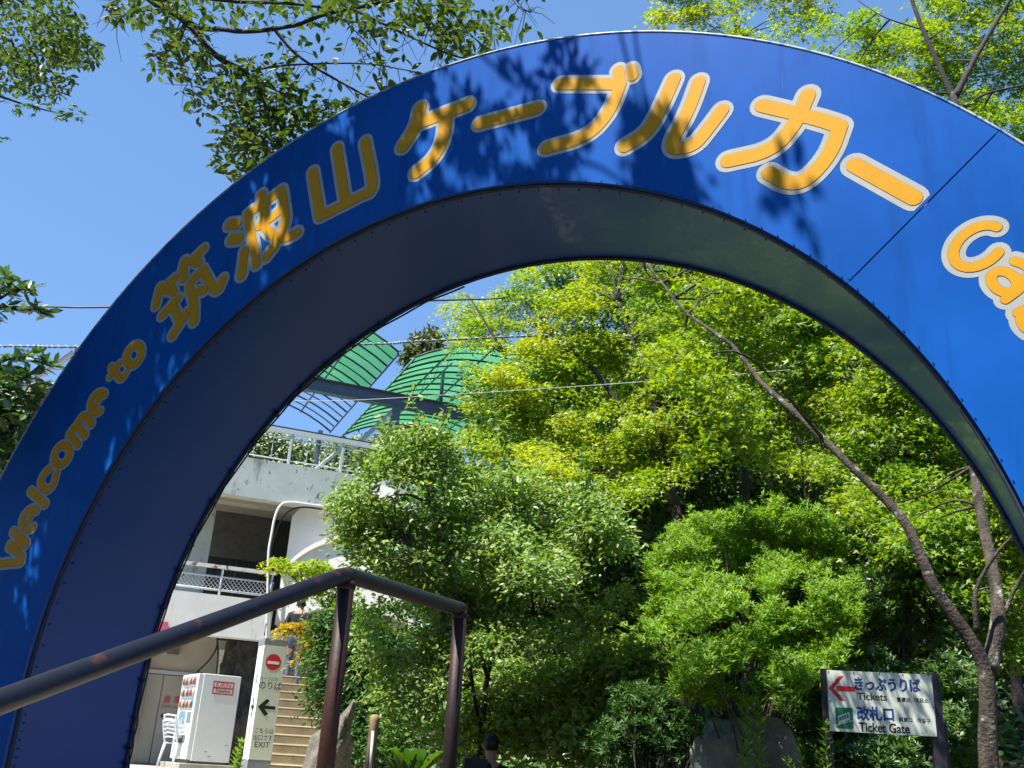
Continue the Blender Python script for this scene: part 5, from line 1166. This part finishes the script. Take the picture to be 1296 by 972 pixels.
# the 290 largest leaves in view are leaves of their own, the rest one mesh
px_, py_, z_ = proj(CP); vis = (px_ > 0) & (px_ < 1296) & (py_ > 0) & (py_ < 230); score = np.where(vis, S/z_, 0); order = np.argsort(-score)[:290]; rest = np.setdiff1d(np.arange(n), order)
me0 = bpy.data.meshes.new('leaf'); me0.from_pydata([tuple(v) for v in OVAL[0]], [], OVAL[1]); me0.materials.append(LM['cherry'])
def loose_leaves(idx, C, N, T, S, me, parent):
    off = V(*parent.location)
    for i in idx:
        nn = N[i]/np.linalg.norm(N[i]); t_ = T[i]-nn*(T[i]@nn); t_ /= np.linalg.norm(t_)+1e-9; b_ = np.cross(nn, t_); c = C[i]-off
        o = bpy.data.objects.new('leaf', me); COL.objects.link(o); o.parent = parent
        o.matrix_local = Matrix(((t_[0]*S[i], b_[0]*S[i], nn[0]*S[i], c[0]), (t_[1]*S[i], b_[1]*S[i], nn[1]*S[i], c[1]), (t_[2]*S[i], b_[2]*S[i], nn[2]*S[i], c[2]), (0, 0, 0, 1)))
loose_leaves(order, CP, N, T, S, me0, cherry)
leaves('foliage', CP[rest], N[rest], S[rest], OVAL, LM['cherry'], cherry, T[rest])
# its unseen crown beyond the frame: leaves placed along sun rays to dapple the arch
CC, k = [], 0
from mathutils import noise as mnoise
e1 = nrmz(np.cross(SUN, V(0, 0, 1))[None])[0]; e2 = np.cross(SUN, e1)
while len(CC) < 2100 and k < 60000:
    k += 1
    th_ = rng.uniform(1.02, math.pi+.9); rad_ = rng.uniform(RI-.2, RO+.2); off = rng.uniform(-.5, AD+.3)
    l = np.array(A(rad_, th_, off)); P = V(AC[0], AC[1], PLZ)+AX*l[0]+AN*l[1]+AZ*l[2]
    Q = P+SUN*rng.uniform(2.6, 5.0); x, y, z_ = proj(Q)
    if z_ > 0 and -60 < x < 1350 and y > -70: continue
    v_ = mnoise.noise(Vector((Q@e1*3.6, Q@e2*1.5, 3.1)))+.6*mnoise.noise(Vector((Q@e1*9, Q@e2*3.0, 9.1)))
    thr = np.interp(th_, [1.05, 1.35, 1.6, 1.9, 2.2, 3.2], [.60, .34, .10, -.10, -.16, -.15])
    if v_ > thr: CC.append(Q)
CC = np.array(CC)
oc = cherry
mb = MB(ct)
for k in rng.choice(len(CC), 260, replace=False):
    d = np.linalg.norm(CC-CC[k], axis=1); j = int(np.argsort(d)[rng.integers(1, 30)])
    x, y, z_ = proj((CC[k]+CC[j])/2)
    if d[j] < 1.3: mb.tube([CC[k], (CC[k]+CC[j])/2+rng.normal(0, .04, 3), CC[j]], [.012, .008, .004], 5)
mb.build('limbs', M['darkbark'], cherry)
L, Ln, T = sprays(CC, V(0, 0, 1)+rng.normal(0, .3, CC.shape), rng.uniform(.07, .16, len(CC)), 24, .2, .3, .5)
x, y, z_ = proj(L); ok = ~((z_ > 0) & (x > -15) & (x < 1310) & (y > -12) & (y < 990))
leaves('foliage', L[ok], Ln[ok], rng.uniform(.07, .11, ok.sum()), KITE, LM['cherry'], cherry, T[ok])

# ---------------------------------------------------------------- maple at the far top left corner
mt = V(-7.2, 9.2, PLZ); mp_ = thing('maple_tree', 'maple branches with star shaped leaves in the top left corner', 'tree', tuple(mt))
mb = MB(mt); q0 = at(-120, 60, 8.3)
limb(mb, [mt, mt+V(.2, -.2, 3), q0], .14, .05, 10, 20)
cs = [limb(mb, [q0]+[at(x, y, 8.3) for x, y in ps], .022, .004, 6, 20) for ps in (((0, 48), (20, 65), (42, 92), (66, 112), (90, 122)), ((-20, -10), (40, 10), (70, 28), (100, 50), (120, 75)), ((-20, 70), (10, 78), (30, 92)), ((-40, 110), (0, 122), (30, 132), (60, 140), (90, 146)), ((60, -20), (90, 0), (100, 10)), ((-60, 165), (-10, 172), (8, 176)))]
mb.build('limbs', M['darkbark'], mp_)
P = []
for (x, y, rx, ry, n_) in ((30, 35, 75, 50, 1100), (95, 66, 34, 22, 380), (10, 90, 40, 30, 380), (60, 106, 36, 20, 240), (-60, 60, 60, 80, 500), (40, -30, 110, 30, 400), (75, 40, 40, 30, 250)):
    for _ in range(n_): a, r_ = rng.uniform(0, 6.283), math.sqrt(rng.uniform()); P.append(at(x+rx*r_*math.cos(a), y+ry*r_*math.sin(a), 8.3+rng.normal(0, .3)))
P = np.array(P); leaves('foliage', P, V(0, 0, 1)+rng.normal(0, .6, P.shape), rng.uniform(.055, .09, len(P)), OVAL, LM['cherry'], mp_, rng.normal(0, .5, P.shape)+V(0, 0, -.8))
P = []
for (x, y, rx, ry, n_) in ((60, 138, 42, 10, 26), (90, 146, 16, 8, 12), (20, 126, 26, 8, 12), (-30, 130, 30, 20, 20), (0, 176, 12, 4, 6)):
    for _ in range(n_): a, r_ = rng.uniform(0, 6.283), math.sqrt(rng.uniform()); P.append(at(x+rx*r_*math.cos(a), y+ry*r_*math.sin(a), 8.2+rng.normal(0, .15)))
P = np.array(P); me1 = bpy.data.meshes.new('leaf'); me1.from_pydata([tuple(v) for v in MAPLE[0]], [], MAPLE[1]); me1.materials.append(LM['mid'])
Nn = V(-.1, -.5, .8)+rng.normal(0, .3, P.shape); Tn = V(0, 0, -1)+rng.normal(0, .5, P.shape); loose_leaves(range(len(P)), P, Nn, Tn, rng.uniform(.065, .085, len(P)), me1, mp_)

# ---------------------------------------------------------------- large leaved bush at the left edge
mg = V(-5.4, 8.6, PLZ); mag = thing('large_leaved_bush', 'tall bush with large dark glossy leaves at the left edge behind the arch', 'bush', tuple(mg))
mb = MB(mg); WH = []
for ps in (((0, 378), (20, 368), (38, 366)), ((-10, 392), (20, 392), (45, 392), (55, 397)), ((-20, 370), (0, 356), (8, 350)), ((-20, 470), (10, 455), (30, 452), (42, 450)), ((0, 500), (30, 480), (52, 462), (64, 462)), ((-10, 520), (20, 505), (45, 500), (58, 500)), ((-10, 560), (20, 540), (40, 525), (50, 520)), ((-10, 600), (10, 580), (25, 565), (34, 555)), ((-30, 500), (0, 480), (8, 470)), ((-30, 540), (-5, 525), (10, 520)), ((-40, 590), (-10, 570), (0, 560)), ((-60, 440), (-30, 420), (-10, 400)), ((-60, 520), (-50, 480), (-30, 450)), ((0, 640), (5, 600), (12, 590))):
    c = limb(mb, [mg+V(0, 0, 1.2), at(-90, ps[0][1]+60, 8.6)]+[at(x, y, 8.4+rng.normal(0, .12)) for x, y in ps], .025, .006, 6, 24); WH += [c[-1], c[-3], c[-5], c[-8], c[-11]]
mb.build('stems', M['bark'], mag)
P, T, Nn = [], [], []
for w_ in WH:
    for k in range(9):
        a = k*2.4+rng.uniform(0, 1); d = V(math.cos(a), math.sin(a), rng.uniform(-.2, .7)); P.append(w_+rng.normal(0, .02, 3)); T.append(d); Nn.append(V(0, 0, 1)+rng.normal(0, .4, 3)-d*.2)
for (x, y, rx, ry, n_) in ((0, 505, 56, 50, 340), (5, 560, 40, 45, 300), (-10, 380, 30, 22, 40), (-60, 500, 50, 100, 250)):
    for _ in range(n_): a, r_ = rng.uniform(0, 6.283), math.sqrt(rng.uniform()); P.append(at(x+rx*r_*math.cos(a), y+ry*r_*math.sin(a), 8.5+rng.normal(0, .2))); T.append(rng.normal(0, 1, 3)); Nn.append(V(0, 0, 1)+rng.normal(0, .5, 3))
P, T, Nn = np.array(P), np.array(T), np.array(Nn); S = rng.uniform(.11, .17, len(P)); x, y, z_ = proj(P); score = np.where((x > -12) & (x < 90), 1/z_, 0); od = np.argsort(-score)[:260]; rest = np.setdiff1d(np.arange(len(P)), od)
BIG = (np.array([(0, 0, 0), (.3, .15, .04), (.65, .17, .03), (1, 0, -.04), (.65, -.17, .03), (.3, -.15, .04)]), [(0, 3, 2, 1), (0, 5, 4, 3)])
me2 = bpy.data.meshes.new('leaf'); me2.from_pydata([tuple(v) for v in BIG[0]], [], BIG[1]); me2.materials.append(LM['glossy'])
loose_leaves(od, P, Nn, T, S, me2, mag); leaves('foliage', P[rest], Nn[rest], S[rest], BIG, LM['glossy'], mag, T[rest])

# ---------------------------------------------------------------- weeds and garden plants along the bottom
def spike(label, px, py, Y, h, n, cat='weed', lean=0.0, lm='fresh', sz=.09):
    top_ = at(px, py, Y); b = top_-V(lean, 0, h); o = thing('leafy_weed', label, cat, tuple(b)); mb = MB(b)
    c = bez([b, b+V(lean*.3, 0, h*.5), top_], 24); mb.tube(c, [.008-.005*i/len(c) for i in range(len(c))], 5); mb.build('stem', LM[lm], o)
    P, T, N_ = [], [], []
    for k in range(n):
        f = .1+.9*k/n; p = c[min(len(c)-1, int(f*(len(c)-1)))]; a = k*2.4; d = V(math.cos(a), math.sin(a), .35); P.append(p); T.append(d); N_.append(V(0, 0, 1)-d*.4+rng.normal(0, .1, 3))
    leaves('foliage', np.array(P), np.array(N_), sz*rng.uniform(.8, 1.1, n), NARROW, LM[lm], o, np.array(T)); return o
spike('tall drooping leafy weed in front of the grey standing stone, left one of the pair', 943, 884, 8.75, .9, 90, sz=.12)
spike('tall drooping leafy weed in front of the grey standing stone, right one of the pair', 959, 882, 8.75, .9, 90, sz=.12)
spike('leafy weed directly under the left edge of the ticket sign', 1044, 912, 8.3, .6, 60, sz=.09)
spike('bright leafy weed left of the ticket sign, taller of two', 1010, 934, 8.6, .6, 50, lean=-.05)
spike('bright leafy weed left of the ticket sign, curving right', 1030, 944, 8.5, .5, 50, lean=-.1)
spike('low leafy weed between the standing stone and the sign', 998, 956, 8.7, .5, 40)
spike('star shaped dark weed under the ticket sign', 1112, 950, 8.2, .5, 46, lm='mid', sz=.11)
spike('bright weed at the left foot of the exit sign pillar', 307, 935, 15.6, .6, 60, sz=.13)
spike('small bright weed in front of the exit sign pillar', 300, 948, 15.5, .5, 50, sz=.12)
for k, (px, py, Y, hh, sc_, lb, nm) in enumerate(((520, 935, 10.9, .55, 1, 'broad leaved banana like plant between the rusty posts', 'broad_leaved_plant'), (500, 925, 11.2, .5, .7, 'spiky green clump left of the broad leaved plant', 'spiky_plant'))):
    b = at(px, py, Y)-V(0, 0, hh); o = thing(nm, lb, 'plant', tuple(b))
    for j in range(11):
        a = j*2.4; d = V(math.cos(a), math.sin(a), 0); L_ = rng.uniform(.35, .55)*sc_*1.1; wv = (.07 if k == 0 else .016); s_ = V(-d[1], d[0], 0)
        vs, fs = [], []
        for i in range(7):
            f = i/6; p = b+V(0, 0, .05+hh*.6*math.sin(f*2.0)*1.2)+d*L_*f; ww = wv*math.sin(math.pi*min(1, f*.92+.06)); vs += [p-s_*ww+V(0, 0, .01), p, p+s_*ww+V(0, 0, .01)]
        for i in range(6): q = i*3; fs += [(q, q+1, q+4, q+3), (q+1, q+2, q+5, q+4)]
        mb = MB(b); mb.add(vs, fs, True); mb.build('leaf', LM['mid'] if j % 2 else LM['dark'], o)
# pinkish flowering clump behind the right post
b = at(600, 885, 13.0); o = thing('pale_flower_clump', 'pale pink hydrangea clump glimpsed behind the right rusty post', 'plant', tuple(b-V(0, 0, .9)))
M['petal'] = leafmat('pale_petal', [(.55, .42, .36), (.62, .50, .44), (.45, .32, .28)], .3, tint=(1, .9, .8))
P = b+rng.normal(0, 1, (900, 3))*V(.22, .12, .12); leaves('petals', P, V(0, -.6, .8)+rng.normal(0, .5, P.shape), .05, KITE, M['petal'], o)
mb = MB(b-V(0, 0, .9)); branches(mb, b-V(0, 0, .9), [b+V(q, 0, -.05) for q in (-.2, 0, .2)], .012, 3); mb.build('stem', M['bark'], o)

# ---------------------------------------------------------------- unseen trees behind and beside the viewer, added to cut the sky light
for (x, y, hh, lb) in ((-6.5, -3.5, 7.5, 'unseen dense tree behind the viewer on the left'), (-1.5, -6.5, 8, 'unseen dense tree directly behind the viewer'), (4, -5.5, 8, 'unseen dense tree behind the viewer on the right'), (9, -1.5, 8, 'unseen dense tree right of the viewer'), (-10, 1.5, 6, 'unseen dense tree left of the viewer'), (1.5, -10, 11, 'tallest unseen tree farther behind the viewer')):
    b = V(x, y, hgt(x, y)); bls = [(b+V(rng.uniform(-1, 1), rng.uniform(-1, 1), hh*f), (2.4, 2.2, 1.1)) for f in (.25, .45, .6, .8, .95)]
    tree('woodland_tree', lb, 'tree', tuple(b), bls, 300, 30, .7, .28, KITE, 'dark', None, .16, 'darkbark', None, twigs=14)
